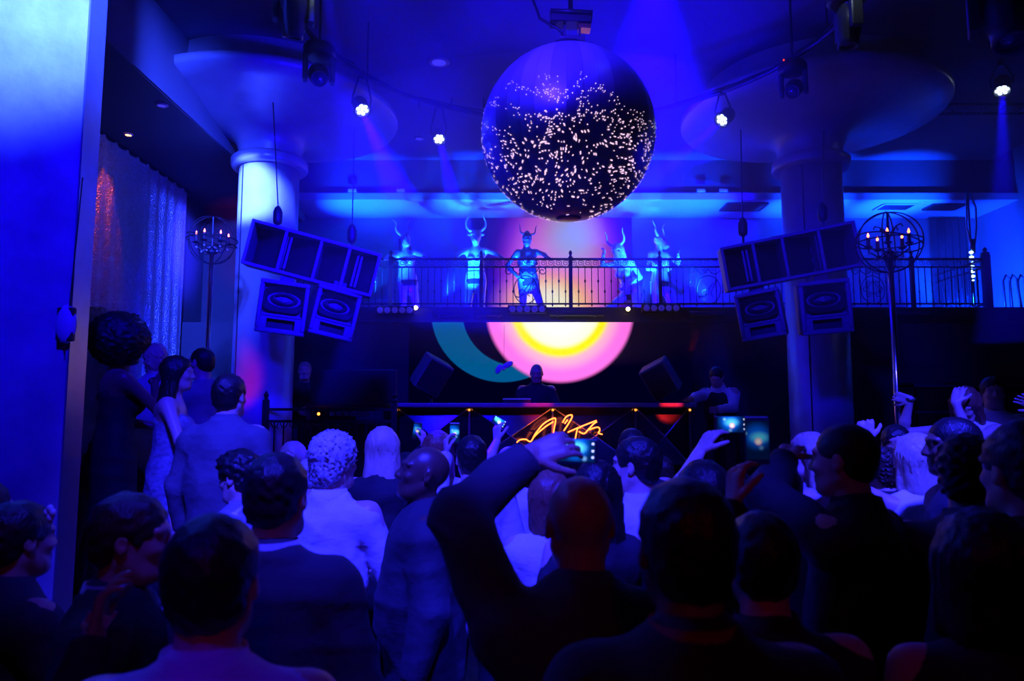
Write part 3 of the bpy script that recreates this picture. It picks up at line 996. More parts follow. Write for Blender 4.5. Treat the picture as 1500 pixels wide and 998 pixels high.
# ladder truss on the right ceiling
t = thing('ladder_truss', 'flat ladder truss lying under the ceiling beside the lit can', 'truss', pix(1440, 160, 8.8))
for dy in (-0.14, 0.14):
    MB().cyl((-0.55, dy, 0), (1.0, dy, 0), 0.02, n=10).build('chord', M_steel, t, True)
for i in range(7):
    x = -0.5 + 0.23 * i
    MB().cyl((x, -0.14, 0), (x + 0.1, 0.14, 0), 0.012, n=8).build('rung', M_steel, t, True)
for x in (-0.3, 0.7):
    MB().cyl((x, 0.14, 0), (x, 0.14, CEIL - t.location.z), 0.01, n=8).build('drop_rod', M_steel, t)

# ------------------------------------------------------------------ screens
def N(nt, typ, **kw):
    n = nt.nodes.new(typ)
    for k, v in kw.items():
        setattr(n, k, v)
    return n
def lnk(nt, a, b):
    nt.links.new(a, b)
def circ(nt, sep, cx, cz, r0, r1, sx=1.0, sz=1.0):
    """1 inside radius r0, 0 outside r1 (metres, object space)"""
    def m(op, a, b=None):
        n = N(nt, 'ShaderNodeMath', operation=op)
        for i, v in enumerate((a, b)):
            if v is None:
                continue
            if hasattr(v, 'is_output') or not isinstance(v, (int, float)):
                lnk(nt, v, n.inputs[i])
            else:
                n.inputs[i].default_value = v
        return n.outputs[0]
    dx = m('MULTIPLY', m('SUBTRACT', sep.outputs['X'], cx), sx)
    dz = m('MULTIPLY', m('SUBTRACT', sep.outputs['Z'], cz), sz)
    d = m('SQRT', m('ADD', m('MULTIPLY', dx, dx), m('MULTIPLY', dz, dz)))
    mr = N(nt, 'ShaderNodeMapRange', interpolation_type='SMOOTHSTEP')
    mr.inputs['From Min'].default_value = r0
    mr.inputs['From Max'].default_value = r1
    mr.inputs['To Min'].default_value = 1
    mr.inputs['To Max'].default_value = 0
    lnk(nt, d, mr.inputs['Value'])
    return mr.outputs['Result']
def over(nt, base, col, fac):
    x = N(nt, 'ShaderNodeMix', data_type='RGBA')
    if isinstance(base, tuple):
        x.inputs[6].default_value = (*base, 1)
    else:
        lnk(nt, base, x.inputs[6])
    x.inputs[7].default_value = (*col, 1)
    if isinstance(fac, (int, float)):
        x.inputs[0].default_value = fac
    else:
        lnk(nt, fac, x.inputs[0])
    return x.outputs[2]
def screen_mat(name, base, layers, strength):
    m = bpy.data.materials.new(name)
    m.use_nodes = True
    nt = m.node_tree
    nt.nodes.clear()
    out = N(nt, 'ShaderNodeOutputMaterial')
    em = N(nt, 'ShaderNodeEmission')
    em.inputs['Strength'].default_value = strength
    tc = N(nt, 'ShaderNodeTexCoord')
    sep = N(nt, 'ShaderNodeSeparateXYZ')
    lnk(nt, tc.outputs['Object'], sep.inputs[0])
    c = base
    for (col, a) in layers:
        f = circ(nt, sep, *a[:6])
        if len(a) > 6:
            g = circ(nt, sep, *a[6])
            n = N(nt, 'ShaderNodeMath', operation='SUBTRACT', use_clamp=True)
            lnk(nt, f, n.inputs[0])
            lnk(nt, g, n.inputs[1])
            f = n.outputs[0]
        c = over(nt, c, col, f)
    lnk(nt, c, em.inputs['Color'])
    lnk(nt, em.outputs[0], out.inputs[0])
    return m

YS = 9.95
o_ = pix(820, 515, YS)
def lo(px, py):
    p = pix(px, py, YS)
    return (p.x - o_.x, p.z - o_.z)
k = 9.95 / 1050 * 1.01
c1, c2, c3 = lo(820, 452.6), lo(737, 455), lo(758, 455)
m_low = screen_mat('lower_screen_picture', (0.0, 0.0, 0.010), [
    ((0.0, 0.075, 0.22), (c2[0], c2[1], 104 * k, 106 * k, 1, 1, (c3[0], c3[1], 80 * k, 82 * k))),
    ((0.95, 0.16, 0.75), (c1[0], c1[1], 103 * k, 111 * k, 1, 1)),
    ((1.0, 0.42, 0.60), (c1[0], c1[1], 74 * k, 96 * k, 1, 1)),
    ((1.0, 0.80, 0.0), (c1[0], c1[1] + 0.02, 68 * k, 78 * k, 1, 1)),
    ((1.0, 1.0, 0.75), (c1[0], c1[1] + 0.02, 54 * k, 64 * k, 1, 1)),
    ((1.0, 1.0, 0.95), (c1[0], c1[1] + 0.02, 30 * k, 54 * k, 1, 1)),
], 1.25)
a, b = pix(600, 470, YS), pix(1010, 470, YS)
zb = pix(800, 590, YS).z
t = thing('video_screen', 'wide video screen below the balcony showing a glowing pink and yellow disc', 'screen', o_)
MB().box(((a.x + b.x) / 2 - o_.x, 0, (3.15 + zb) / 2 - o_.z), (b.x - a.x, 0.04, 3.15 - zb)).build('screen_face', m_low, t)
f = MB()
f.box(((a.x + b.x) / 2 - o_.x, 0.01, zb - o_.z - 0.02), (b.x - a.x + 0.06, 0.06, 0.04))
f.build('bottom_frame', M_black, t)

YU = 11.78
o_ = pix(808, 395, YU)
k = YU / 1050
def lo(px, py):
    p = pix(px, py, YU)
    return (p.x - o_.x, p.z - o_.z)
e0, e1, e2 = lo(820, 400), lo(838, 345), lo(805, 448)
m_up = screen_mat('upper_screen_picture', (0.0, 0.0, 0.30), [
    ((0.10, 0.0, 0.75), (e0[0], e0[1], 60 * k, 128 * k, 1.05, 0.55)),
    ((0.55, 0.06, 0.80), (e0[0], e0[1], 55 * k, 108 * k, 1.05, 0.7)),
    ((0.80, 0.22, 0.85), (e0[0], e0[1], 30 * k, 90 * k, 1.05, 0.7)),
    ((0.42, 0.50, 1.0), (e1[0], e1[1], 8 * k, 70 * k, 1.2, 1)),
    ((1.0, 0.30, 0.30), (e2[0], e2[1], 30 * k, 82 * k, 0.85, 1.15)),
    ((1.0, 0.55, 0.18), (e2[0], e2[1], 22 * k, 66 * k, 0.85, 1.1)),
    ((1.0, 0.95, 0.72), (e2[0], e2[1], 12 * k, 52 * k, 0.85, 1.1)),
], 1.0)
a, b = pix(690, 400, YU), pix(926, 400, YU)
t = thing('video_screen', 'tall video screen behind the dancers glowing pink, white and orange', 'screen', o_)
MB().box(((a.x + b.x) / 2 - o_.x, 0, (3.02 + SOFF) / 2 - o_.z), (b.x - a.x, 0.04, SOFF - 3.03)).build('screen_face', m_up, t)
for x in (a.x, b.x):
    MB().box((x - o_.x, 0.005, (3.02 + SOFF) / 2 - o_.z), (0.02, 0.05, SOFF - 3.03)).build('side_frame', M_black, t)

# ------------------------------------------------------------------ balcony railing
YR = 10.0
def scroll(r=0.04, turns=1.6, n=18, w=0.005, flip=1):
    pts = []
    for i in range(n + 1):
        t_ = i / n
        g = turns * 2 * PI * t_
        rr = r * (1 - 0.82 * t_)
        pts.append((flip * (rr * math.cos(g)), 0, rr * math.sin(g)))
    return pts
rx0, rx1 = pix(432, 420, YR).x, pix(1446, 420, YR).x
zt, zm, zl = 4.06, 3.945, 3.42
rail = thing('balcony_railing', 'long wrought-iron balcony railing with scroll frieze and posts', 'railing', (0, YR, 3.37))
for z, hh in ((zt, 0.028), (zm, 0.018), (zl, 0.02)):
    MB().box(((rx0 + rx1) / 2, 0, z - 3.37), (rx1 - rx0, 0.035, hh)).build('rail_bar', M_iron, rail)
bal = MB().box((0, 0, (zm - zl) / 2), (0.011, 0.011, zm - zl))
bal.lathe([(0.005, 0.30), (0.013, 0.315), (0.013, 0.335), (0.005, 0.35)], 8)
bal2 = MB().box((0, 0, (zm - zl) / 2), (0.011, 0.011, zm - zl))
bal2.lathe([(0.005, 0.15), (0.013, 0.165), (0.013, 0.185), (0.005, 0.20)], 8)
bal2.lathe([(0.004, -0.04), (0.012, -0.02), (0.004, 0.01)], 8)
bme = [bal.mesh('baluster'), bal2.mesh('baluster')]
sc_ = MB().tube(scroll(0.046, 1.5), 0.0055, 5)
sc_.tube([(0.046, 0, 0), (0.03, 0, -0.045), (-0.02, 0, -0.055), (-0.06, 0, -0.03)], 0.005, 5)
scm = sc_.mesh('scroll')
for q in bme + [scm]:
    q.materials.append(M_iron)
i, x = 0, rx0 + 0.03
posts = [pix(px, 420, YR).x for px in (572, 705, 836, 967, 1100, 1232, 1337)]
med = [pix(px, 420, YR).x for px in (770, 1038, 1278)]
while x < rx1 - 0.02:
    if min(abs(x - p) for p in posts) > 0.04 and min(abs(x - p) for p in med[:2]) > 0.09:
        link('baluster', bme[i % 2], rail, (x, 0, zl - 3.37))
    x += 0.0925
    i += 1
x = rx0 + 0.05
while x < rx1 - 0.05:
    link('scroll', scm, rail, (x, 0, (zt + zm) / 2 - 3.37))
    x += 0.105
for x in posts:
    p = MB().box((0, 0, 0.34), (0.05, 0.05, 0.72))
    p.lathe([(0.03, 0.70), (0.034, 0.72), (0.014, 0.74), (0.024, 0.77), (0.026, 0.785), (0.012, 0.81), (0.0001, 0.82)], 12)
    p.build('post', M_iron, rail, loc=(x, 0, 0))
for qi, x in enumerate(med):
    md = MB()
    ring = [(0.165 * math.cos(2 * PI * a_ / 40), 0.0, 0.22 + 0.20 * math.sin(2 * PI * a_ / 40)) for a_ in range(40)]
    md.tube(ring, 0.007, 6, closed=True)
    for sg in (-1, 1):
        big = [(sg * (0.235 + p_[0] * 1.6), 0, 0.485 + p_[2] * 1.6) for p_ in scroll(0.045, 1.5, flip=-1)]
        md.tube(big, 0.007, 6)
        md.tube([(sg * 0.16, 0, 0.485), (sg * 0.10, 0, 0.44), (sg * 0.04, 0, 0.46), (0, 0, 0.52)], 0.007, 6)
        md.tube([(sg * (0.05 + p_[0] * 0.9), 0, 0.49 + p_[2] * 0.9) for p_ in scroll(0.04, 1.4)], 0.006, 6)
    mo = md.build('medallion', M_iron, rail, loc=(x, -0.01, 0.03))
    lt = MB()
    if qi < 2:      # flowing script initial inside the ring
        lt.tube([(-0.15, 0, 0.13), (-0.10, 0, 0.11), (-0.06, 0, 0.13), (-0.01, 0, 0.22), (0.05, 0, 0.30), (0.09, 0, 0.335), (0.08, 0, 0.28), (0.04, 0, 0.20), (0.03, 0, 0.15), (0.06, 0, 0.125)], 0.007, 6)
        lt.tube([(-0.05 + 0.045 * math.cos(a_ * 0.4), 0, 0.18 + 0.04 * math.sin(a_ * 0.4)) for a_ in range(16)], 0.006, 6)
        lt.build('script_initial', M_iron, mo)
    else:
        for (cx, cz) in ((-.06, .3), (.06, .3), (-.06, .15), (.06, .15), (-.1, .22), (.1, .22)):
            lt.tube([(cx + p_[0] * 1.1, 0, cz + p_[2] * 1.1) for p_ in scroll(0.045, 1.5, flip=1 if cx < 0 else -1)], 0.006, 6)
        lt.build('scroll_cluster', M_iron, mo)
# return section at the end by the side wall
ret = thing('railing_return', 'short railing return with thick corner post near the side wall', 'railing', (rx1, YR, 3.37))
MB().box((0, 0, 0.36), (0.09, 0.09, 0.78)).lathe([(0.05, .75), (0.06, .78), (0.02, .8), (0.035, .83), (0.0001, .87)], 12).build('post', M_iron, ret)
for z in (zt, zm, zl):
    MB().box((0, 0.6, z - 3.37), (0.03, 1.2, 0.022)).build('rail_bar', M_iron, ret)
for i in range(10):
    link('baluster', bme[i % 2], ret, (0, 0.1 + 0.115 * i, zl - 3.37))

# LED bars with five lenses on the balcony beam (they throw the cyan up-light)
M_lens = mat('purple_lens', (0.10, 0.08, 0.4), 0.15, 0, emit=(0.05, 0.03, 0.6), estr=0.35)
def led_bar(px, py, lab):
    p = pix(px, py, 9.9)
    t = thing('led_bar', lab, 'stage light', (p.x, 9.9, p.z), group='five-lens LED bars')
    MB().box((0, 0, 0), (0.54, 0.09, 0.115)).build('housing', M_black, t, bevel=0.01)
    MB().box((0, 0.06, -0.04), (0.5, 0.06, 0.03)).build('bracket', M_steel, t)
    for i in range(5):
        MB().lathe([(0.0001, -0.012), (0.03, -0.010), (0.042, 0.0), (0.046, 0.012), (0.046, 0.02)], 16, (0, 0, 0), Euler((-PI / 2, 0, 0)).to_matrix()).build('lens', M_lens, t, True, loc=(-0.205 + i * 0.1025, -0.052, 0))
for px, py, l in ((579, 455, 'five-lens LED bar on the beam under the wavy-horned dancer'), (772, 453.5, 'five-lens LED bar on the beam under the small-horned dark dancer'), (968, 452, 'five-lens LED bar on the beam under the snouted dancer')):
    led_bar(px, py, l)
M_warm = mat('warm_bulb', (1, .9, .6), 0.3, emit=(1.0, 0.75, 0.35), estr=9)
for px, py, l in ((609, 451, 'tiny warm pin light on the beam by the wavy-horned dancer'), (920, 453, 'tiny warm pin light on the beam by the crouching dancer')):
    p = pix(px, py, 9.88)
    t = thing('pin_light', l, 'lamp', p)
    MB().sphere((0, 0, 0), 0.03, 12).build('bulb', M_warm, t, True)
    MB().cyl((0, 0.02, 0), (0, 0.1, 0), 0.03, n=12).build('housing', M_black, t, True)
# clutter along the beam: low dark fixtures and cable runs
for (px, w_, wh) in ((660, 0.5, 'between the wavy-horned and bull-masked dancers'), (715, 0.4, 'under the bull-masked dancer'), (845, 0.75, 'under the glowing tall screen'), (1035, 0.5, 'beside the snouted dancer'), (1330, 0.6, 'beyond the shaded column'), (480, 0.6, 'behind the hung speakers by the lit column')):
    p = pix(px, 460, 9.88)
    t = thing('strip_fixture', 'low black strip fixture on the balcony beam ' + wh, 'stage light', p, group='black strip fixtures on the beam')
    MB().box((0, 0, 0), (w_, 0.1, 0.06)).build('housing', M_stage, t, bevel=0.012)
    MB().box((0, -0.052, 0), (w_ * 0.9, 0.008, 0.03)).build('lens_strip', mat('dark_glass', (0.03, 0.03, 0.08), 0.08), t)
    for s_ in (-1, 1):
        MB().box((s_ * w_ * 0.35, 0.03, 0.0), (0.03, 0.13, 0.08)).build('clamp', M_steel, t)

# ------------------------------------------------------------------ great ball with its motor
bc = pix(832, 197, 5.56)
BR = 0.695
ball = thing('mirror_ball', 'huge dark blue gored ball with hundreds of reflections put on as glowing dashes, hung centrally', 'disco ball', bc)
M_ball = mat('ball_skin', (0.34, 0.34, 0.40), 0.34, 0.45, 0.10, 2, 0.02, 40)
M_ball2 = mat('ball_skin_dark', (0.24, 0.24, 0.30), 0.36, 0.45, 0.10, 2, 0.02, 40)
NG = 36
g = MB()
cols, rows = 4, 26
vs_, fs = [], []
for r_ in range(rows + 1):
    th = PI * r_ / rows
    for c_ in range(cols + 1):
        ph = (c_ / cols - 0.5) * 2 * PI / NG * 0.985
        flat = math.cos(PI / NG) / math.cos(ph) if True else 1
        rr = BR * (0.55 + 0.45 * flat)
        vs_.append((rr * math.sin(th) * math.cos(ph), rr * math.sin(th) * math.sin(ph), BR * math.cos(th)))
for r_ in range(rows):
    for c_ in range(cols):
        a_ = r_ * (cols + 1) + c_
        fs.append((a_, a_ + cols + 1, a_ + cols + 2, a_ + 1))
g.add(vs_, fs)
gm = [g.mesh('gore_panel', True), g.mesh('gore_panel', True)]
gm[0].materials.append(M_ball)
gm[1].materials.append(M_ball2)
rb = random.Random(3)
for i in range(NG):
    o = link('gore_panel', gm[0 if rb.random() < 0.6 else 1], ball, (0, 0, 0), (rb.uniform(-.004, .004), rb.uniform(-.004, .004), 2 * PI * i / NG))
core = MB().sphere((0, 0, 0), BR * 0.985, 48)
core.build('inner_core', M_black, ball, True)
# mirror reflections put on as small glowing dashes along swirling lines
M_glint = mat('glint_glow', (1, .9, .95), 0.4, emit=(1.0, 0.62, 0.85), estr=1.3)
sl = MB()
def glint(th, ph, ang, L, W):
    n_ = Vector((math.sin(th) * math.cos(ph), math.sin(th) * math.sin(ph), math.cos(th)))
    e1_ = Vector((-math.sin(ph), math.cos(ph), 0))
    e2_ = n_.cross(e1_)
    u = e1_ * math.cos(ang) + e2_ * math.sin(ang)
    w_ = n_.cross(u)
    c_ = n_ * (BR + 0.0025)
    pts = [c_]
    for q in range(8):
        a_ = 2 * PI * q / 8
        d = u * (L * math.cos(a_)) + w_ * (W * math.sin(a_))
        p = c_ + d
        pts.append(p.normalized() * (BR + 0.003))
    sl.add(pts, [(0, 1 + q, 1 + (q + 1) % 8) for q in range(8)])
def swirl(x, z):
    return math.sin(5.2 * x + 1.3 * math.sin(4 * z)) * 1.3 + math.cos(4.4 * z - 2.2 * x) * 1.3
def glint_at(u, v, jitter=0.0):
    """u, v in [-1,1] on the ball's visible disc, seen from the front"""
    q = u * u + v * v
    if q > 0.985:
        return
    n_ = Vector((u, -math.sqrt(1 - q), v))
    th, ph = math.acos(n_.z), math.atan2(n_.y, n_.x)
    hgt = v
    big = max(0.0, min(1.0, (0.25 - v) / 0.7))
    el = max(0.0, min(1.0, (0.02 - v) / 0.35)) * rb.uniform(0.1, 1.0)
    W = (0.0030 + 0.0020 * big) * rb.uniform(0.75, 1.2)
    glint(th, ph, swirl(u, v), W * (1 + 1.9 * el * el), W)
# dotted clusters over the front and sides, denser and longer low down; kept to lower two thirds
cnt = 0
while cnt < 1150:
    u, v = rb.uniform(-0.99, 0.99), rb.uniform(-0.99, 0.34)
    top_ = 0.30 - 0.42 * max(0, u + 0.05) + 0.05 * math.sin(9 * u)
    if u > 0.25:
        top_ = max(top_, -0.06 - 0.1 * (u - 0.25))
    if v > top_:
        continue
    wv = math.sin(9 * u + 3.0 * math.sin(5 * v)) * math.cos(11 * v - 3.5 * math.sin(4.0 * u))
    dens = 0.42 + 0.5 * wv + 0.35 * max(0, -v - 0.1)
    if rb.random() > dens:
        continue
    glint_at(u, v)
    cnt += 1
for i in range(900):      # other faces of the ball carry the same glowing dashes
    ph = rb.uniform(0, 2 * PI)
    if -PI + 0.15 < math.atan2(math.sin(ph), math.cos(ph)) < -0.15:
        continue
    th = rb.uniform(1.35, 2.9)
    glint(th, ph, swirl(ph, th), 0.012, 0.006)
so = sl.build('painted_glints', M_glint, ball, False)
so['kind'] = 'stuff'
MB().lathe([(0.0001, -BR - 0.012), (0.07, -BR - 0.006), (0.10, -BR + 0.004), (0.105, -BR + 0.03)], 32).build('bottom_ring', mat('bronze_ring', (0.25, 0.17, 0.14), 0.35, 0.9), ball, True)
MB().lathe([(0.0001, BR + .03), (0.16, BR + 0.03), (0.17, BR + .01), (0.18, BR - 0.03)], 32).build('top_cap', M_steel, ball, True)
MB().box((0.10, 0, BR + 0.13), (0.02, 0.03, 0.22)).box((-0.02, 0, BR + 0.13), (0.02, 0.03, 0.22)).box((0.04, 0, BR + 0.10), (0.2, 0.06, 0.05)).build('hanging_yoke', M_steel, ball, bevel=0.004)
MB().box((0.03, 0, BR + 0.27), (0.34, 0.15, 0.09), (0, 0.05, 0)).build('motor_housing', M_black, ball, bevel=0.012)
MB().cyl((-0.14, 0.02, BR + 0.335), (0.2, 0.02, BR + 0.32), 0.022, n=10).cyl((-0.14, -0.08, BR + 0.305), (0.2, -0.08, BR + 0.29), 0.018, n=10).build('motor_tube', M_steel, ball, True)
MB().box((0.14, 0, BR + 0.2), (0.1, 0.09, 0.04), (0, 0.1, 0)).build('motor_plate', mat('copper', (0.7, 0.3, 0.12)), ball)
MB().cyl((0.03, 0, BR + 0.3), (0.03, 0, CEIL - bc.z), 0.02, n=10).build('drop_rod', M_steel, ball)
MB().tube([(-0.28, 0.1, CEIL - bc.z), (-0.3, 0.06, BR + 0.55), (-0.22, 0.03, BR + 0.3), (-0.08, 0, BR + 0.2), (0.0, 0, BR + 0.12)], 0.012, 8).build('power_cable', M_black, ball, True)

# ------------------------------------------------------------------ round lighting truss and its lamps
RC, RR, RZ = Vector((0.5, 5.56, 5.22)), 2.33, 5.22
tr = thing('ring_truss', 'large circular pipe truss hung around the ball', 'truss', RC)
pts = [(RR * math.cos(2 * PI * i / 72), RR * math.sin(2 * PI * i / 72), 0) for i in range(72)]
MB().tube(pts, 0.024, 10, closed=True).build('ring_pipe', M_steel, tr, True)
for i in range(8):
    a_ = 2 * PI * i / 8 + 0.2
    MB().cyl((RR * math.cos(a_), RR * math.sin(a_), 0), (RR * math.cos(a_), RR * math.sin(a_), CEIL - RZ), 0.008, n=6).build('hanging_rod', M_steel, tr)
cab = MB()
cpts = [((RR + 0.02 * math.sin(i * 2.1)) * math.cos(2 * PI * i / 90), (RR + 0.02 * math.cos(i * 1.7)) * math.sin(2 * PI * i / 90), 0.03 + 0.015 * math.sin(i * 0.7)) for i in range(90)]
cab.tube(cpts, 0.01, 6, closed=True).build('cable_run', M_black, tr, True)

M_led = mat('led_lens_glow', (1, 1, 1), 0.3, emit=(0.55, 0.72, 1.0), estr=14)
M_led_dim = mat('led_lens_dim', (0.3, 0.3, 0.5), 0.15, emit=(0.08, 0.06, 1.0), estr=0.8)
def can(p, aim, lab, lit=True, power=0.0, angle=14, color=BLUE, scale=1.0, hang=0.22, blend=0.4):
    p, aim = Vector(p), Vector(aim)
    t = thing('led_can_light', lab, 'stage light', p)
    q = (aim - p).to_track_quat('-Z', 'Y')
    m = q.to_matrix()
    body = MB()
    body.lathe([(0.0001, 0.16 * scale), (0.06 * scale, 0.155 * scale), (0.075 * scale, 0.12 * scale), (0.075 * scale, -0.01 * scale), (0.085 * scale, -0.012 * scale), (0.085 * scale, -0.03 * scale), (0.07 * scale, -0.03 * scale), (0.07 * scale, -0.005), (0.0001, -0.005)], 20, (0, 0, 0), m)
    body.build('housing', M_black, t, True)
    lens = MB().lathe([(0.0001, -0.012), (0.012 * scale, -0.01), (0.0175 * scale, 0.0)], 10, (0, 0, 0), m)
    lm = lens.mesh('lens', True)
    lm.materials.append(M_led if lit else M_led_dim)
    for i in range(7):
        a_ = 2 * PI * i / 6
        off = Vector((0, 0, -0.012 * scale)) if i == 6 else Vector((0.043 * scale * math.cos(a_), 0.043 * scale * math.sin(a_), -0.012 * scale))
        link('lens', lm, t, m @ off)
    y = MB()
    side = (m @ Vector((1, 0, 0)))
    for s_ in (-1, 1):
        y.tube([side * (0.09 * scale * s_) + m @ Vector((0, 0, 0.06 * scale)), side * (0.095 * scale * s_) + Vector((0, 0, 0.12 * scale)), side * (0.04 * s_ * scale) + Vector((0, 0, hang - 0.03)), Vector((0, 0, hang - 0.02))], 0.009, 6)
    y.build('yoke', M_black, t)
    MB().box((0, 0, hang), (0.05, 0.05, 0.07)).build('clamp', M_steel, t, bevel=0.006)
    if power:
        d = (aim - p).normalized()
        spot('can_beam', p + d * 0.05, aim, power, color, angle, blend, 0.03, t)
    return t
def ringpt(px):
    """point on the far/side arc of the ring under the given picture column"""
    best = None
    for i in range(721):
        a_ = PI * i / 720 * 1.3 - 0.4
        w_ = Vector((RC.x + RR * math.cos(a_), RC.y + RR * math.sin(a_), RZ))
        v = w_ - Vector((0, 0, CAM_Z))
        zc = v.y * math.cos(PITCH) + v.z * math.sin(PITCH)
        e = abs(750 + F_PX * v.x / zc - px)
        if best is None or e < best[0]:
            best = (e, w_)
    return best[1]
p = ringpt(531)
can((p.x, p.y, pix(531, 160, p.y).z), pix(640, 420, p.y - 1.4), 'lit LED can on the ring truss nearest the bright column', True, 15000, 13, BLUE, hang=max(0.12, RZ - pix(531, 160, p.y).z))
p = ringpt(643)
can((p.x, p.y, pix(643, 203, p.y).z), pix(700, 430, p.y - 1.6), 'lit LED can on the ring truss beside the ball', True, 6500, 9, BLUE, scale=0.9, hang=max(0.12, RZ - pix(643, 203, p.y).z))
p = ringpt(1058)
can((p.x, p.y, pix(1058, 175, p.y).z), pix(860, 345, p.y - 1.0), 'lit LED can on the ring truss aimed back toward the screen', True, 8500, 10, BLUE, hang=max(0.12, RZ - pix(1058, 175, p.y).z))
cp = pix(1468, 131, 7.6)
cx_ = can(cp, pix(1470, 420, 6.6), 'lit LED can hung alone by the ladder truss', True, 6500, 9, BLUE, scale=1.1, hang=0.3)
MB().cyl((0, 0, 0.3), (0, 0, CEIL - cp.z), 0.012, n=8).build('drop_rod', M_steel, cx_)
# more cans above the picture throw the broad beams behind the ball
for (px, py, Y, tx, ty, tY, pw, an, wh) in ((960, -80, 4.7, 950, 260, 9.5, 22000, 30, 'behind the ball'), (470, -60, 4.8, 530, 300, 8.0, 5000, 9, 'over the silvery moving head'), (1255, -60, 4.8, 1185, 260, 7.6, 3500, 7, 'over the shaded column')):
    cp = pix(px, py, Y)
    cp.z = min(cp.z, 5.62)
    can(cp, pix(tx, ty, tY), 'LED can fixed close under the ceiling ' + wh, True, pw, an, BLUE, hang=CEIL - cp.z - 0.03)

# moving heads
def moving_head(p, aim, lab, s=1.0, hang=0.25, m_front=None):
    p, aim = Vector(p), Vector(aim)
    t = thing('moving_head_light', lab, 'stage light', p)
    m = (aim - p).to_track_quat('-Z', 'Y').to_matrix()
    MB().lathe([(0.0001, 0.17 * s), (0.07 * s, 0.16 * s), (0.10 * s, 0.08 * s), (0.095 * s, -0.02 * s), (0.075 * s, -0.13 * s), (0.075 * s, -0.17 * s), (0.06 * s, -0.17 * s), (0.055 * s, -0.15 * s)], 24, (0, 0, 0), m).build('head', mat('lamp_grey', (0.10, 0.10, 0.12), 0.35, 0.2), t, True)
    MB().lathe([(0.0001, -0.158 * s), (0.03 * s, -0.156 * s), (0.058 * s, -0.145 * s)], 20, (0, 0, 0), m).build('lens', m_front or mat('glass_lens', (0.2, 0.2, 0.3), 0.05, 0.6), t, True)
    side = m @ Vector((1, 0, 0))
    side.z = 0
    side.normalize()
    for s_ in (-1, 1):
        MB().box(side * (0.125 * s * s_) + Vector((0, 0, 0.06 * s)), (0.05 * s, 0.09 * s, 0.26 * s), Matrix.Rotation(math.atan2(side.y, side.x), 3, 'Z')).build('yoke_arm', mat('lamp_grey', (0.1, 0.1, 0.12)), t, bevel=0.012)
    MB().lathe([(0.0001, 0.30 * s), (0.13 * s, 0.30 * s), (0.15 * s, 0.27 * s), (0.15 * s, 0.20 * s), (0.12 * s, 0.18 * s), (0.0001, 0.18 * s)], 20).build('base', M_black, t, True)
    MB().box((0, 0, 0.30 * s + hang / 2), (0.06, 0.06, hang)).build('clamp', M_steel, t, bevel=0.006)
    return t
p = ringpt(468)
moving_head((p.x, p.y, RZ - 0.30), pix(480, 200, 4.5), 'silvery moving-head lamp with round lens beside the lit column', 0.95, 0.03)
p = ringpt(1160)
moving_head((p.x, p.y, RZ - 0.30), pix(1130, 200, 5.0), 'black moving-head lamp with a red pilot light', 0.85, 0.03)
pp = pix(1148, 88, p.y - 0.12)
MB().sphere((0, 0, 0), 0.008, 8).build('pilot_light', mat('pilot_red', (1, 0, 0), 0.4, emit=(1, 0.02, 0.01), estr=4), bpy.data.objects['moving_head_light.001'], True, loc=pp - bpy.data.objects['moving_head_light.001'].location)
p = ringpt(1240)
moving_head(pix(1243, 38, 5.2), pix(1235, 400, 5.2), 'glossy moving-head lamp pointing straight down near the ceiling', 1.0, 0.05)
moving_head(pix(430, 20, 5.0), pix(420, 300, 5.4), 'dark moving-head lamp above the capital, turned away', 1.0, 0.05)
moving_head(pix(1478, 18, 3.6), pix(1500, 200, 3.4), 'big black glossy moving-head lamp at the top near side truss', 1.25, 0.05)
for o in [q for q in bpy.data.objects if q.name.startswith('moving_head_light')]:
    MB().cyl((0, 0, 0.3), (0, 0, max(0.32, CEIL - o.location.z)), 0.012, n=8).build('drop_rod', M_steel, o)

# ------------------------------------------------------------------ hanging loudspeakers
M_spk = mat('speaker_paint', (0.13, 0.13, 0.15), 0.5, 0, 0.1, 20, 0.1, 200)
M_spkin = mat('speaker_inside', (0.02, 0.02, 0.024), 0.6)
def bass_bin(loc, rot, lab, mir=1):
    t = thing('bass_speaker', lab, 'loudspeaker', loc, rot)
    W, Hh, D, th = 1.16, 0.39, 0.46, 0.03
    def wall(nm, c, s):
        MB().box((c[0] * mir, c[1], c[2]), s).build(nm, M_spk, t, bevel=0.006)
    wall('top_panel', (0, 0, Hh / 2), (W, D, th))
    wall('bottom_panel', (0, 0, -Hh / 2), (W, D, th))
    for s_ in (-1, 1):
        wall('side_panel', (s_ * W / 2, 0, 0), (th, D, Hh + th))
    wall('back_panel', (0, D / 2, 0), (W, th, Hh))
    for x in (-0.28, 0.04, 0.30):
        wall('divider', (x, -0.02, 0), (0.03, D - 0.06, Hh))
    for (x0, x1) in ((-0.56, -0.30), (-0.26, 0.03), (0.05, 0.29), (0.31, 0.56)):
        # slanted horn throat boards in each bay
        MB().add([(x0 * mir, 0.2, -Hh / 2), (x1 * mir, -0.12, -Hh / 2), (x1 * mir, -0.12, Hh / 2), (x0 * mir, 0.2, Hh / 2)], [(0, 1, 2, 3)]).build('throat_board', M_spkin, t)
    for x in (-0.33, 0.33):
        MB().lathe([(0.02, -0.01), (0.09, -0.03), (0.13, 0.0), (0.15, 0.01)], 24, (0, 0, 0), Euler((PI / 2, 0, 0)).to_matrix()).build('driver_cone', M_black, t, True, loc=(x * mir, 0.19, 0))
        MB().box((0, 0, 0), (0.02, 0.02, 0.3)).box((0.035, 0, 0), (0.02, 0.02, 0.3)).build('handle_bar', M_spk, t, loc=((x + 0.06) * mir, -0.1, 0))
    return t
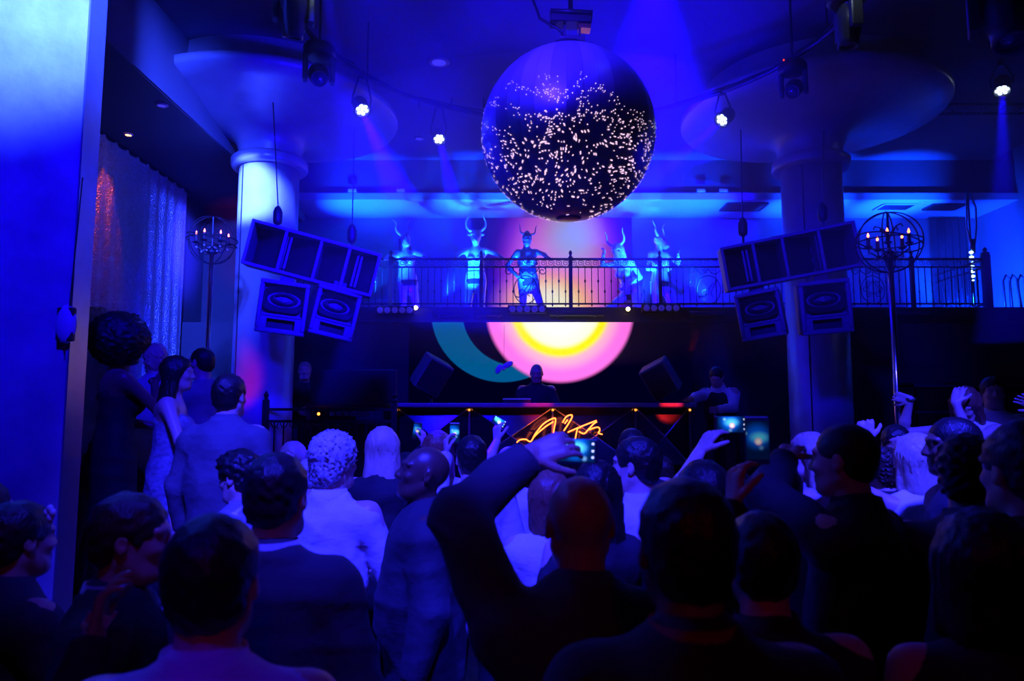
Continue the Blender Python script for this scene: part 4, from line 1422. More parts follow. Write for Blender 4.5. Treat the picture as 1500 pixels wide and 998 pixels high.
def cabinet(loc, rot, lab, s=1.0):
    t = thing('speaker_cabinet', lab, 'loudspeaker', loc, rot)
    W, Hh, D = 0.50 * s, 0.56 * s, 0.40 * s
    MB().box((0, 0.06, 0), (W * 0.97, D - 0.08, Hh * 0.97), None).build('body', M_spk, t, bevel=0.02)
    fr = MB()
    yb = -D / 2 + 0.04
    bw = 0.045 * s
    fr.box((0, yb, Hh / 2 - bw / 2), (W, 0.09, bw)).box((0, yb, -Hh / 2 + bw / 2), (W, 0.09, bw))
    fr.box((-W / 2 + bw / 2, yb, 0), (bw, 0.09, Hh - 2 * bw)).box((W / 2 - bw / 2, yb, 0), (bw, 0.09, Hh - 2 * bw))
    fr.box((0, yb, -0.09 * s), (W - 2 * bw, 0.09, 0.03 * s))
    fr.build('front_frame', M_spk, t, bevel=0.012)
    # lower baffle with a rectangular port
    z = -0.185 * s
    lb = MB()
    lb.box((-0.19 * s, yb, z), (0.10 * s, 0.07, 0.17 * s)).box((0.19 * s, yb, z), (0.10 * s, 0.07, 0.17 * s))
    lb.box((0, yb, z + 0.07 * s), (0.30 * s, 0.07, 0.03 * s)).box((0, yb, z - 0.065 * s), (0.30 * s, 0.07, 0.05 * s))
    lb.build('port_surround', M_spk, t, bevel=0.006)
    MB().box((0, yb + 0.04, z), (0.3 * s, 0.01, 0.14 * s)).build('port', M_black, t)
    # horn: lens-shaped lips around a wide waveguide
    hz = 0.085 * s
    hb = MB()
    n = 24
    for (k0, k1, y0, y1) in ((1.0, 0.72, yb - 0.01, yb + 0.06), (0.72, 0.45, yb + 0.06, yb + 0.03), (0.45, 0.3, yb + 0.03, yb + 0.16)):
        ra, rb_ = [], []
        for i in range(n):
            a_ = 2 * PI * i / n
            c_, s_ = math.cos(a_), math.sin(a_)
            e = 0.55 if k0 == 1.0 else 1.0
            ra.append((0.205 * s * k0 * (abs(c_) ** e) * (1 if c_ >= 0 else -1), y0, hz + 0.135 * s * k0 * (abs(s_) ** e) * (1 if s_ >= 0 else -1) * (1.0 if k0 == 1 else 0.75)))
            rb_.append((0.205 * s * k1 * 1.15 * c_, y1, hz + 0.135 * s * k1 * 0.8 * s_))
        hb.add(ra + rb_, [(i, (i + 1) % n, n + (i + 1) % n, n + i) for i in range(n)])
    hb.build('horn', M_spkin, t, True)
    MB().add([(-0.10 * s, yb + 0.05, hz), (0, yb - 0.0, hz - 0.03 * s), (0.10 * s, yb + 0.05, hz), (0, yb - 0.0, hz + 0.03 * s)], [(0, 1, 2, 3)]).build('phase_plug', M_spk, t)
    MB().box((0, 0.0, Hh / 2 + 0.04), (0.12, 0.1, 0.08)).build('hanging_bracket', M_steel, t)
    return t
def hoist(root, p_top, w_bot, z_top):
    """cable, hook block and shackle going up from a loudspeaker, built in the loudspeaker's own frame"""
    bpy.context.view_layer.update()
    inv = root.matrix_world.inverted()
    wb = Vector(w_bot)
    a_ = MB()
    a_.tube([inv @ (wb + Vector((0, 0, z_))) for z_ in (0, 0.12)], 0.012, 8)
    a_.build('shackle', M_steel, root)
    MB().lathe([(0.012, 0), (0.04, 0.02), (0.045, 0.05), (0.045, 0.13), (0.03, 0.17), (0.01, 0.19)], 12, inv @ (wb + Vector((0, 0, 0.1))), inv.to_3x3()).build('hook_block', M_black, root, True)
    MB().tube([inv @ (wb + Vector((0, 0, 0.28))), inv @ Vector(p_top)], 0.006, 6).build('hoist_cable', M_steel, root)
bl = bass_bin(pix(460, 382, 6.7), Euler((0.12, R(13), R(14))), 'wide four-bay bass speaker hung in front of the brightly lit column')
br_ = bass_bin(pix(1152, 379, 6.7), Euler((0.12, R(-9), R(-14))), 'wide four-bay bass speaker hung in front of the shaded column', -1)
hoist(bl, pix(400, 150, 6.75), pix(406, 345, 6.75), 0)
hoist(bl, pix(519, 185, 6.75), pix(515, 372, 6.75), 0)
hoist(br_, pix(1085, 190, 6.75), pix(1089, 362, 6.75), 0)
hoist(br_, pix(1207, 190, 6.75), pix(1206, 340, 6.75), 0)
cabinet(pix(415, 452, 6.55), Euler((0.1, R(6), R(16))), 'square horn speaker cabinet slung closest to the lit column', 0.86)
cabinet(pix(486, 460, 6.7), Euler((0.1, R(11), R(28))), 'tilted horn speaker cabinet slung beside dark stage, lit-column side', 0.82)
cabinet(pix(1116, 462, 6.7), Euler((0.1, R(-8), R(-26))), 'pale-edged tilted horn speaker cabinet slung beside the shaded column', 0.8)
cabinet(pix(1205, 451, 6.55), Euler((0.1, R(-4), R(-14))), 'dim square horn speaker cabinet slung against the shaded column', 0.87)

# ------------------------------------------------------------------ candelabra spheres on tall poles
M_flame = mat('candle_bulb', (1, .5, .2), 0.4, emit=(1.0, 0.16, 0.04), estr=7)
def candelabra(base, zc, r, lab, n=6, pole_m=None):
    t = thing('candelabra', lab, 'candelabra', base)
    z = zc - base[2]
    MB().cyl((0, 0, 0), (0, 0, z - r * 0.55), 0.022, n=14).build('pole', pole_m or M_chrome, t, True)
    MB().lathe([(0.0001, 0.05), (0.05, 0.05), (0.17, 0.02), (0.18, 0.0), (0.0001, 0.0)], 24).build('foot', M_steel, t, True)
    MB().lathe([(0.02, z - r * 0.62), (0.05, z - r * 0.55), (0.055, z - r * 0.48), (0.02, z - r * 0.4)], 14).build('pole_cap', M_black, t, True)
    MB().tube([(0, 0, z - r * 0.5), (0, 0, z + r)], 0.009, 8).build('stem', M_black, t)
    for i, (ax_, a_) in enumerate((('X', 0), ('X', PI / 2), ('Z', 0.9), ('Z', -0.6), ('Y', 0.25))):
        m = Matrix.Rotation(PI / 2, 3, 'X') if ax_ == 'Z' else Matrix.Identity(3)
        m = (Matrix.Rotation(a_, 3, 'Z') @ m) if ax_ == 'Z' else (Matrix.Rotation(a_, 3, ax_) if ax_ == 'X' else Matrix.Rotation(a_, 3, 'Y') )
        pts = [m @ Vector((r * math.cos(2 * PI * q / 40), r * math.sin(2 * PI * q / 40), 0)) + Vector((0, 0, z)) for q in range(40)]
        MB().tube(pts, 0.005, 6, closed=True).build('ring', M_iron, t)
    for i in range(n):
        a_ = 2 * PI * i / n + 0.4
        d = Vector((math.cos(a_), math.sin(a_), 0))
        rr = r * 0.62
        arm = MB().tube([Vector((0, 0, z - r * 0.25)), d * rr * 0.5 + Vector((0, 0, z - r * 0.5)), d * rr + Vector((0, 0, z - r * 0.3)), d * rr + Vector((0, 0, z - r * 0.15))], 0.006, 6).build('arm', M_iron, t)
        cd = MB().cyl(d * rr + Vector((0, 0, z - r * 0.15)), d * rr + Vector((0, 0, z + r * 0.18)), 0.013, n=10)
        cd.lathe([(0.012, -0.008), (0.03, 0.004), (0.026, 0.008)], 10, d * rr + Vector((0, 0, z - r * 0.15)))
        cd.build('candle', M_black, arm)
        MB().lathe([(0.004, 0), (0.010, 0.012), (0.006, 0.028), (0.0005, 0.04)], 8, d * rr + Vector((0, 0, z + r * 0.18))).build('bulb', M_flame, arm, True)
        up = [Vector((0, 0, z + r * 0.1)), d * r * 0.25 + Vector((0, 0, z + r * 0.5)), d * r * 0.4 + Vector((0, 0, z + r * 0.55)), d * r * 0.45 + Vector((0, 0, z + r * 0.45))]
        MB().tube(up, 0.005, 6).build('upper_arm', M_iron, t)
        for q in range(3):
            MB().sphere(d * r * (0.2 + 0.2 * q) + Vector((0, 0, z - r * 0.35 - 0.04 * (q % 2))), 0.011, 8).build('crystal', mat('crystal', (0.7, 0.7, 0.75), 0.05, 0.6), t, True)
    return t
pl = pix(304, 520, 6.9)
candelabra((pl.x, 6.9, 0), pix(307, 352, 6.9).z, 0.235, 'candelabra globe of red candle lamps on a chrome pole by mesh curtain')
pr = pix(1313, 560, 5.2)
candelabra((pr.x, 5.2, 0.42), pix(1303, 355, 5.2).z, 0.225, 'candelabra globe of red candle lamps on the pole gripped by a dancer', 5)

# ------------------------------------------------------------------ glowing bead lamp and frames on the balcony end
p = pix(1424, 395, 10.35)
t = thing('bead_lamp', 'slim chrome pole lamp carrying a row of bright white beads', 'lamp', (p.x, 10.35, BALC))
MB().cyl((0.0, 0, 0), (0.0, 0, SOFF - BALC), 0.02, n=12).build('pole', M_chrome, t, True)
MB().tube([(-0.02, -0.03, SOFF - BALC - 0.02), (-0.06, -0.05, 1.9), (-0.07, -0.05, 1.6), (-0.03, -0.05, 1.35), (-0.01, -0.05, 1.2)], 0.014, 8).build('bent_tube', M_chrome, t, True)
MB().tube([(0.02, -0.03, SOFF - BALC - 0.02), (0.08, -0.05, 1.9), (0.07, -0.05, 1.6), (0.03, -0.05, 1.35), (0.0, -0.05, 1.2)], 0.014, 8).build('bent_tube', M_chrome, t, True)
MB().cyl((0, -0.05, 1.22), (0, -0.05, 1.42), 0.03, n=12).build('driver', M_black, t, True)
M_bead = mat('bead_glow', (1, 1, 1), 0.3, emit=(0.35, 0.65, 1.0), estr=4)
for i, py in enumerate((370, 377, 384, 391, 398, 405, 411)):
    q = pix(1422 + i * 0.5, py, 10.3)
    MB().sphere((0, 0, 0), 0.028 if i not in (2, 6) else 0.016, 12, (1.15, 1, 0.8)).build('bead', M_bead, t, True, loc=(q.x - p.x, -0.06, q.z - BALC))
MB().lathe([(0.0001, 0.03), (0.12, 0.02), (0.13, 0), (0.0001, 0)], 20).build('foot', M_steel, t, True)
p = pix(1485, 440, 10.6)
t = thing('stacked_frame', 'dark tubular frames propped against the pale blue side wall', 'frame', (p.x, 10.6, BALC))
for (x0, x1) in ((-0.12, -0.06), (-0.02, 0.16), (0.1, 0.26)):
    MB().tube([(x0, 0, 0), (x0 - 0.02, 0, 0.85), (x0 + 0.03, 0, 0.95), (x0 + 0.08, 0, 0.9), (x1 + 0.08, 0.1, 0.0)], 0.016, 8).build('bent_tube', M_steel, t, True)
MB().box((0.06, 0, 0.35), (0.3, 0.03, 0.03)).build('cross_bar', M_steel, t)
MB().box((0.15, 0.05, 0.42), (0.18, 0.2, 0.05)).build('pad', M_black, t, bevel=0.015)
# dark curtain panel on the balcony near the bead lamp
p = pix(1392, 400, 11.7)
t = thing('dark_curtain', 'dark floor-length curtain hanging on the balcony back wall', 'curtain', (p.x, 11.68, BALC))
mb = MB()
for i in range(40):
    x0, x1 = -0.3 + 0.6 * i / 40, -0.3 + 0.6 * (i + 1) / 40
    mb.add([(x0, 0.03 * math.sin(i * 0.8), 0.02), (x1, 0.03 * math.sin((i + 1) * 0.8), 0.02), (x1, 0.03 * math.sin((i + 1) * 0.8), 2.1), (x0, 0.03 * math.sin(i * 0.8), 2.1)], [(0, 1, 2, 3)])
mb.build('cloth', mat('dark_cloth', (0.03, 0.03, 0.05), 0.9), t, True)
MB().cyl((-0.33, 0, 2.11), (0.33, 0, 2.11), 0.012, n=8).build('rod', M_steel, t)

# ------------------------------------------------------------------ stage: booth, sign, console, monitors, railing
YB = 8.2
bx0, bx1 = pix(580, 600, YB).x, pix(1012, 600, YB).x
zt_b, zb_b = 2.0, 0.0
booth = thing('dj_booth', 'dark faceted DJ booth with metal strips and a long flat top', 'booth', ((bx0 + bx1) / 2, YB, 0))
cx0 = (bx0 + bx1) / 2
M_facet = mat('booth_mirror', (0.05, 0.05, 0.07), 0.18, 0.75, 0.2, 3)
M_strip = mat('booth_strip', (0.35, 0.35, 0.40), 0.25, 0.9)
MB().box((0, 0.30, zt_b - 0.02), (bx1 - bx0 + 0.1, 0.75, 0.045)).build('counter_top', mat('booth_top', (0.30, 0.22, 0.22), 0.4, 0.1), booth, bevel=0.008)
MB().box((0, 0.35, 0.95), (bx1 - bx0 - 0.04, 0.5, 1.9)).build('carcass', M_black, booth)
vx = [bx0, pix(687, 600, YB).x, pix(810, 600, YB).x, pix(932, 600, YB).x, bx1]
z0_, z1_ = 1.30, 1.955
for i in range(4):
    a_, b_ = vx[i] - cx0, vx[i + 1] - cx0
    c_ = ((a_ + b_) / 2, -0.05, (z0_ + z1_) / 2)
    P4 = [(a_, 0.08, z0_), (b_, 0.08, z0_), (b_, 0.08, z1_), (a_, 0.08, z1_)]
    for q in range(4):
        MB().add([P4[q], P4[(q + 1) % 4], c_, (c_[0], 0.09, c_[2])], [(0, 1, 2), (1, 0, 3), (0, 2, 3), (2, 1, 3)]).build('facet_panel', M_facet, booth)
        MB().tube([P4[q], c_], 0.010, 6).build('metal_strip', M_strip, booth)
    MB().box(((a_ + b_) / 2, 0.09, 0.65), (b_ - a_ - 0.01, 0.03, 1.3)).build('base_panel', M_facet, booth)
for x in vx:
    MB().box((x - cx0, 0.07, 1.63), (0.025, 0.03, 0.66)).build('metal_strip', M_strip, booth)
    MB().sphere((x - cx0, 0.04, z1_ - 0.03), 0.014, 8).build('stud', mat('stud_amber', (1, .5, .1), 0.3, emit=(1, 0.28, 0.03), estr=2.5), booth, True)
MB().box((0, -0.055, zt_b - 0.045), (bx1 - bx0 + 0.1, 0.012, 0.012)).build('edge_strip', M_strip, booth)

sg = thing('neon_sign', 'orange neon script sign glowing on the booth front', 'sign', pix(830, 640, YB - 0.1))
M_neon = mat('neon_orange', (1, .4, .05), 0.4, emit=(1.0, 0.14, 0.012), estr=6)
def neon(pts):
    q = [pix(560 + a_ / 3.333, 570 + b_ / 3.333, YB - 0.1) - sg.location for a_, b_ in pts]
    # rounder curve through the points
    out = []
    for i in range(len(q) - 1):
        p0, p1, p2, p3 = q[max(0, i - 1)], q[i], q[i + 1], q[min(len(q) - 1, i + 2)]
        for s_ in range(6):
            t_ = s_ / 6
            out.append(0.5 * ((2 * p1) + (p2 - p0) * t_ + (2 * p0 - 5 * p1 + 4 * p2 - p3) * t_ ** 2 + (3 * p1 - p0 - 3 * p2 + p3) * t_ ** 3))
    out.append(q[-1])
    MB().tube(out, 0.0075, 8).build('neon_stroke', M_neon, sg, True)
neon([(656, 262), (672, 249), (700, 246), (725, 256), (750, 215), (790, 168), (838, 143), (846, 155), (838, 200), (832, 250)])
neon([(735, 240), (760, 215), (800, 182), (836, 160)])
neon([(880, 165), (898, 136), (922, 127), (926, 138), (912, 165), (886, 205)])
neon([(890, 170), (905, 150)])
neon([(905, 212), (950, 192), (1000, 172), (1046, 154)])
neon([(942, 245), (948, 215), (955, 192), (970, 188)])
neon([(960, 208), (985, 218), (1008, 196), (1030, 172), (1048, 160)])
neon([(1010, 200), (1035, 190), (1056, 188), (1062, 202), (1055, 215), (1075, 222)])
for dx in (-0.35, 0.3):
    MB().box((dx, 0.05, 0.06), (0.02, 0.08, 0.02)).build('standoff', M_steel, sg)

# decks on the booth
p = pix(757, 583, 8.55)
t = thing('laptop_deck', 'thin pale-edged deck standing on the booth beside the DJ', 'equipment', (p.x, 8.5, zt_b + 0.003))
MB().box((0, 0, 0.03), (0.33, 0.24, 0.05)).build('case', M_steel, t, bevel=0.008)
MB().box((0, -0.121, 0.05), (0.33, 0.004, 0.008)).build('edge_light', mat('deck_edge', (0.2, 0.2, 0.6), 0.3, emit=(0.05, 0.04, 0.7), estr=0.6), t)
MB().cyl((-0.06, 0, 0.055), (-0.06, 0, 0.068), 0.09, n=24).build('platter', M_black, t, True)
for i in range(3):
    MB().cyl((0.08 + 0.03 * i, -0.05, 0.055), (0.08 + 0.03 * i, -0.05, 0.07), 0.009, n=10).build('knob', M_spk, t)
# console on the far stage side
p = pix(508, 600, 8.45)
t = thing('stage_console', 'black rack console with amber indicator on the stage side', 'equipment', (p.x, 8.45, 0.76))
MB().box((0, 0.15, 0.5), (0.95, 0.5, 1.0)).build('cabinet', M_black, t, bevel=0.01)
MB().box((0, 0.2, 1.22), (0.95, 0.5, 0.05)).build('shelf', M_black, t, bevel=0.008)
MB().box((0.0, 0.35, 1.45), (1.05, 0.04, 0.42)).build('raised_panel', M_steel, t, bevel=0.01)
for s_ in (-1, 1):
    MB().box((s_ * 0.45, 0.2, 1.1), (0.04, 0.4, 0.25)).build('side_post', M_black, t)
MB().sphere((-0.30, -0.11, 1.12), 0.018, 10).build('indicator', mat('indicator_amber', (1, .4, .1), 0.3, emit=(1, 0.2, 0.02), estr=6), t, True)
for i in range(6):
    MB().box((-0.15 + 0.08 * i, -0.08, 1.12), (0.05, 0.06, 0.05)).build('module', mat('module_face', (0.15, 0.15, 0.2), 0.3, 0.4), t, bevel=0.006)
# wedge monitors either side
for (px, py, sgn, lab) in ((632, 560, 1, 'tilted pale stage monitor on a stand beside the teal ring of the screen'), (968, 566, -1, 'tilted dim stage monitor on a stand beside the man in waistcoat')):
    p = pix(px, py, 9.3)
    t = thing('stage_monitor', lab, 'loudspeaker', (p.x, 9.3, 0.76))
    z = p.z - 0.76
    m = Euler((0.35, sgn * 0.45, sgn * 0.5)).to_matrix()
    MB().box((0, 0, z + 0.1), (0.36, 0.32, 0.44), m).build('cabinet', M_spk, t, bevel=0.02)
    MB().box(Vector((0, 0, z + 0.1)) + m @ Vector((0, -0.165, 0)), (0.31, 0.01, 0.38), m).build('grille', M_spkin, t)
    MB().cyl((0, 0, 0.02), (0, 0, z), 0.02, n=10).build('stand_pole', M_steel, t, True)
    for a_ in (0.3, 2.4, 4.5):
        MB().tube([(0, 0, 0.35), (0.3 * math.cos(a_), 0.3 * math.sin(a_), 0.01)], 0.012, 6).build('leg', M_steel, t)
# front stage railing
YQ = 7.95
q0, q1 = pix(388, 640, YQ).x, pix(577, 640, YQ).x
sr = thing('stage_railing', 'low dark iron railing closing the stage beside the lit column', 'railing', (0, YQ, 0))
for z in (1.93, 1.80, 0.9):
    MB().box(((q0 + q1) / 2, 0, z), (q1 - q0, 0.03, 0.03)).build('rail_bar', M_iron, sr)
for x in (q0, q1):
    MB().box((x, 0, 1.0), (0.06, 0.06, 2.0)).lathe([(0.035, 2.0), (0.04, 2.03), (0.015, 2.05), (0.03, 2.09), (0.0001, 2.14)], 12, (x, 0, 0)).build('post', M_iron, sr)
nb = 14
for i in range(1, nb):
    x = q0 + (q1 - q0) * i / nb
    MB().box((x, 0, 1.36), (0.014, 0.014, 0.9)).build('baluster', M_iron, sr)
    MB().tube([(x - 0.04 + 0.04 * (1 - math.cos(PI * u / 8)), 0, 1.80 - 0.07 * math.sin(PI * u / 8)) for u in range(9)], 0.006, 5).build('arch', M_iron, sr)
# dim back-bar under the balcony on the column side
p = pix(1438, 560, 9.6)
bb = thing('back_bar', 'dim back-bar cabinet with shelves under the balcony', 'cabinet', (p.x, 9.75, 0))
MB().box((0, 0.15, 1.1), (1.9, 0.2, 2.2)).build('carcass', M_stage, bb)
for z in (0.9, 1.4, 1.9, 2.25):
    MB().box((0.0, 0.0, z), (1.9, 0.3, 0.035)).build('shelf', mat('bar_shelf', (0.08, 0.08, 0.1), 0.3), bb, bevel=0.005)
for x in (-0.93, -0.3, 0.93):
    MB().box((x, 0.0, 1.15), (0.04, 0.3, 2.3)).build('upright', M_stage, bb)
MB().box((-0.62, -0.12, 1.95), (0.5, 0.02, 0.55)).build('panel_frame', M_steel, bb)

# ------------------------------------------------------------------ horned dancers on the balcony
M_suit = mat('body_paint_silver', (0.55, 0.58, 0.66), 0.32, 0.35, 0.35, 9, 0.1, 60)
M_suit2 = mat('body_paint_silhouette', (0.16, 0.17, 0.22), 0.35, 0.3, 0.4, 9, 0.1, 60)  # darker copy of the silver, silhouette shade put into the colour
M_horn = mat('horn', (0.7, 0.7, 0.68), 0.35, 0, 0.2, 30)
M_horn2 = mat('horn_dark', (0.07, 0.07, 0.09), 0.35, 0, 0.2, 30)
M_mask = mat('mask', (0.6, 0.62, 0.68), 0.3, 0.4, 0.4, 40, 0.3, 80)
def horns(inf, path, r0, mm, ridges=16, spread=1.0):
    Hc, HR, s = inf['Hc'], inf['HR'], inf['s']
    for sg_ in (-1, 1):
        n = 64
        pts, rad = [], []
        for i in range(n + 1):
            t_ = i / n * (len(path) - 1)
            j = min(int(t_), len(path) - 2)
            u = t_ - j
            P_ = [npv(path[max(0, min(len(path) - 1, j + d))]) for d in (-1, 0, 1, 2)]
            c_ = 0.5 * ((2 * P_[1]) + (P_[2] - P_[0]) * u + (2 * P_[0] - 5 * P_[1] + 4 * P_[2] - P_[3]) * u * u + (3 * P_[1] - P_[0] - 3 * P_[2] + P_[3]) * u ** 3)
            c_ = npv((c_[0] * sg_, c_[1], c_[2]))
            pts.append(Vector(Hc + HR @ c_ * s))
            f = i / n
            rad.append(s * r0 * (1 - 0.85 * f) * (1 + 0.13 * math.sin(f * ridges * 2 * PI) * (1 - f)))
        MB().tube(pts, rad, 10).build('horn', mm, inf['root'], True)
def facemask(inf, kind, mm):
    Hc, HR, s = inf['Hc'], inf['HR'], inf['s']
    sd = SDF()
    L = lambda x, y, z: Hc + HR @ npv((x, y, z)) * s
    sd.ell(L(0, 0.0, 0.035), npv((0.088, 0.108, 0.095)) * s, HR, k=0.02)
    sd.cone(L(0, 0.05, 0.0), L(0, 0.11, -0.09), 0.075 * s, 0.05 * s, 0.03)
    if kind == 'bull':
        sd.cone(L(0, 0.08, -0.03), L(0, 0.17, -0.075), 0.06 * s, 0.047 * s, 0.03)
        for q in (-1, 1):
            sd.ell(L(q * 0.022, 0.214, -0.07), npv((0.011, 0.014, 0.012)) * s, HR, k=0.006, op='s')
            sd.ell(L(q * 0.10, -0.01, 0.05), npv((0.045, 0.012, 0.024)) * s, HR, k=0.01)
    for q in (-1, 1):
        sd.ell(L(q * 0.04, 0.105, 0.02), npv((0.02, 0.03, 0.014)) * s, HR, k=0.008, op='s')
        sd.cone(L(q * 0.015, 0.1, 0.045), L(q * 0.065, 0.075, 0.05), 0.012 * s, 0.01 * s, 0.01)
    p, q = sd.mesh(0.008, noise=lambda X, Y, Z: 0.0025 * np.sin(120 * X) * np.sin(110 * Z + 40 * Y))
    link('mask', np_mesh('mask', p, q, mm), inf['root'])
def band(inf, z, r, h, nm, mm):
    """snug strap or brief around the trunk"""
    T = inf['T']
    mb = MB()
    pts = [[], []]
    n = 28
    for k_, zz in enumerate((z - h / 2, z + h / 2)):
        for i in range(n):
            a_ = 2 * PI * i / n
            pts[k_].append(T(r[k_] * math.cos(a_), r[k_] * 0.74 * math.sin(a_) - 0.004, zz))
    mb.add([Vector(p) for p in pts[0] + pts[1]], [(i, (i + 1) % n, n + (i + 1) % n, n + i) for i in range(n)])
    mb.build(nm, mm, inf['root'], True)
G_D = 'horned dancers on the balcony'
YD = 10.55
D = dict(fem=True, top=None, bottom=None, floor=BALC, group=G_D, hq=0.008, handq=0.007)
def railhand(px):
    p = pix(px, 380, 10.06)
    return (p.x, 10.06, 4.10)
i1 = person('dancer with long wavy pale horns and chain face veil, hands on railing', 593, 341, YD, PI + 0.35, bodymat=M_suit, hair='long', haircol='black',
            armR=railhand(567), armL=railhand(628), palmL=(0, 0, -1), palmR=(0, 0, -1), head=(0.15, 0.05, 0.12), feet=((-0.14, 0.0), (0.04, 0.05)), hintL=(-1, -0.5, 0.1), hintR=(1, -0.6, 0), sideways=0.10, **D)
horns(i1, [(0.05, 0, 0.09), (0.11, -0.01, 0.15), (0.12, -0.02, 0.22), (0.10, -0.03, 0.28), (0.13, -0.03, 0.35), (0.17, -0.04, 0.37)], 0.024, M_horn, 10)
facemask(i1, 'veil', M_mask)
i2 = person('dancer in horned bull mask spreading both arms along the railing', 697, 338, YD, PI, bodymat=M_suit, hair='bald',
            armR=railhand(666), armL=railhand(737), palmL=(0, 0, -1), palmR=(0, 0, -1), hintL=(-1, -0.4, 0.2), hintR=(1, -0.4, 0.2), head=(0, -0.08, 0), feet=((-0.06, 0.06), (0.10, -0.04)), **D)
horns(i2, [(0.04, 0.01, 0.10), (0.10, 0.0, 0.12), (0.15, -0.01, 0.18), (0.16, -0.02, 0.26), (0.13, -0.03, 0.33), (0.12, -0.03, 0.37)], 0.028, M_horn, 14)
facemask(i2, 'bull', M_mask)
i3 = person('silhouetted dancer, darkened in colour, with small black horns and topknot before the screen', 772, 336, 10.5, PI + 0.1, bodymat=M_suit2, hair='bun', haircol='black',
            armL=railhand(803), armR='hip', palmL=(0, 0, -1), hintL=(-1, -0.4, 0.2), head=(0.05, 0, -0.06), feet=((-0.30, 0.02), (0.06, 0.02)), sideways=0.05, **D)
horns(i3, [(0.06, 0.03, 0.08), (0.11, 0.02, 0.10), (0.13, 0.01, 0.16), (0.135, 0.0, 0.22), (0.17, 0.0, 0.26)], 0.017, M_horn2, 8)
i4 = person('crouching dancer in profile with ridged horns and long pale hair', 905, 351, 10.6, PI - 0.75, bodymat=M_suit, hair='long', haircol='fair',
            armR=tuple(pix(884, 372, 10.4)), armL='bent', head=(0.25, -0.2, 0.1), lean=0.5, crouch=0.18, H=1.70, feet=((-0.20, -0.10), (0.26, 0.18)), **D)
horns(i4, [(0.06, 0, 0.09), (0.12, -0.01, 0.13), (0.14, -0.02, 0.20), (0.13, -0.03, 0.27), (0.15, -0.03, 0.33)], 0.026, M_horn, 12)
facemask(i4, 'veil', M_mask)
i5 = person('dancer with snouted pig-like mask and ridged horns, striding with bent arm', 966, 345, 10.55, PI + 0.45, bodymat=M_suit, hair='bald',
            armL=tuple(pix(993, 374, 10.3)), armR='bent', head=(0.35, -0.05, 0), feet=((-0.30, 0.05), (0.14, -0.02)), sideways=0.05, **D)
horns(i5, [(0.05, 0.01, 0.09), (0.10, 0.0, 0.13), (0.12, -0.01, 0.19), (0.11, -0.02, 0.25), (0.15, -0.03, 0.31), (0.19, -0.03, 0.35)], 0.028, M_horn, 14)
facemask(i5, 'bull', M_mask)
M_strap = mat('black_strap', (0.01, 0.01, 0.012), 0.4)
for inf, zs in ((i1, ((-0.04, 0.10),)), (i2, ((-0.05, 0.08), (0.12, 0.03))), (i3, ((-0.05, 0.12), (0.31, 0.10), (0.14, 0.12))), (i4, ((-0.05, 0.09),)), (i5, ((-0.05, 0.09),))):
    for (z, h_) in zs:
        r_ = 0.172 if z < 0 else (0.148 if z < 0.2 else 0.165)
        band(inf, z, (r_, r_), h_, 'strap', M_strap)

# ------------------------------------------------------------------ stage people
S_ = dict(floor=0.76, group='people working on the stage', hq=0.008, handq=0.007)
person('bald bearded DJ in black standing behind the booth before the screen', 786, 533, 9.0, PI, skin='tan', hair='bald', top='shirt', topcol=(0.015, 0.015, 0.02), armL='bent', armR='bent', head=(0, -0.25, 0), **S_)
person('man in white shirt and dark waistcoat bending over the booth end', 1049, 541, 8.75, PI - 0.5, skin='light', hair='short', top='shirt', topcol=(0.75, 0.75, 0.78), vest=True, lean=0.35, armR=tuple(pix(1012, 586, 8.45)), armL=tuple(pix(1050, 600, 8.45)), head=(0, -0.4, 0), H=1.74, **S_)
vest = POS[-1]
person('fair man in dark top beside the console and column', 447, 530, 9.2, PI + 0.6, skin='light', hair='crop', haircol='fair', top='tee', topcol=(0.02, 0.02, 0.03), armR='bent', head=(-0.4, 0, 0), **S_)
person('dark-haired man half hidden behind the stage console', 490, 542, 9.72, PI, skin='tan', hair='short', top='tee', topcol=(0.02, 0.02, 0.03), head=(0.2, -0.2, 0), **S_)

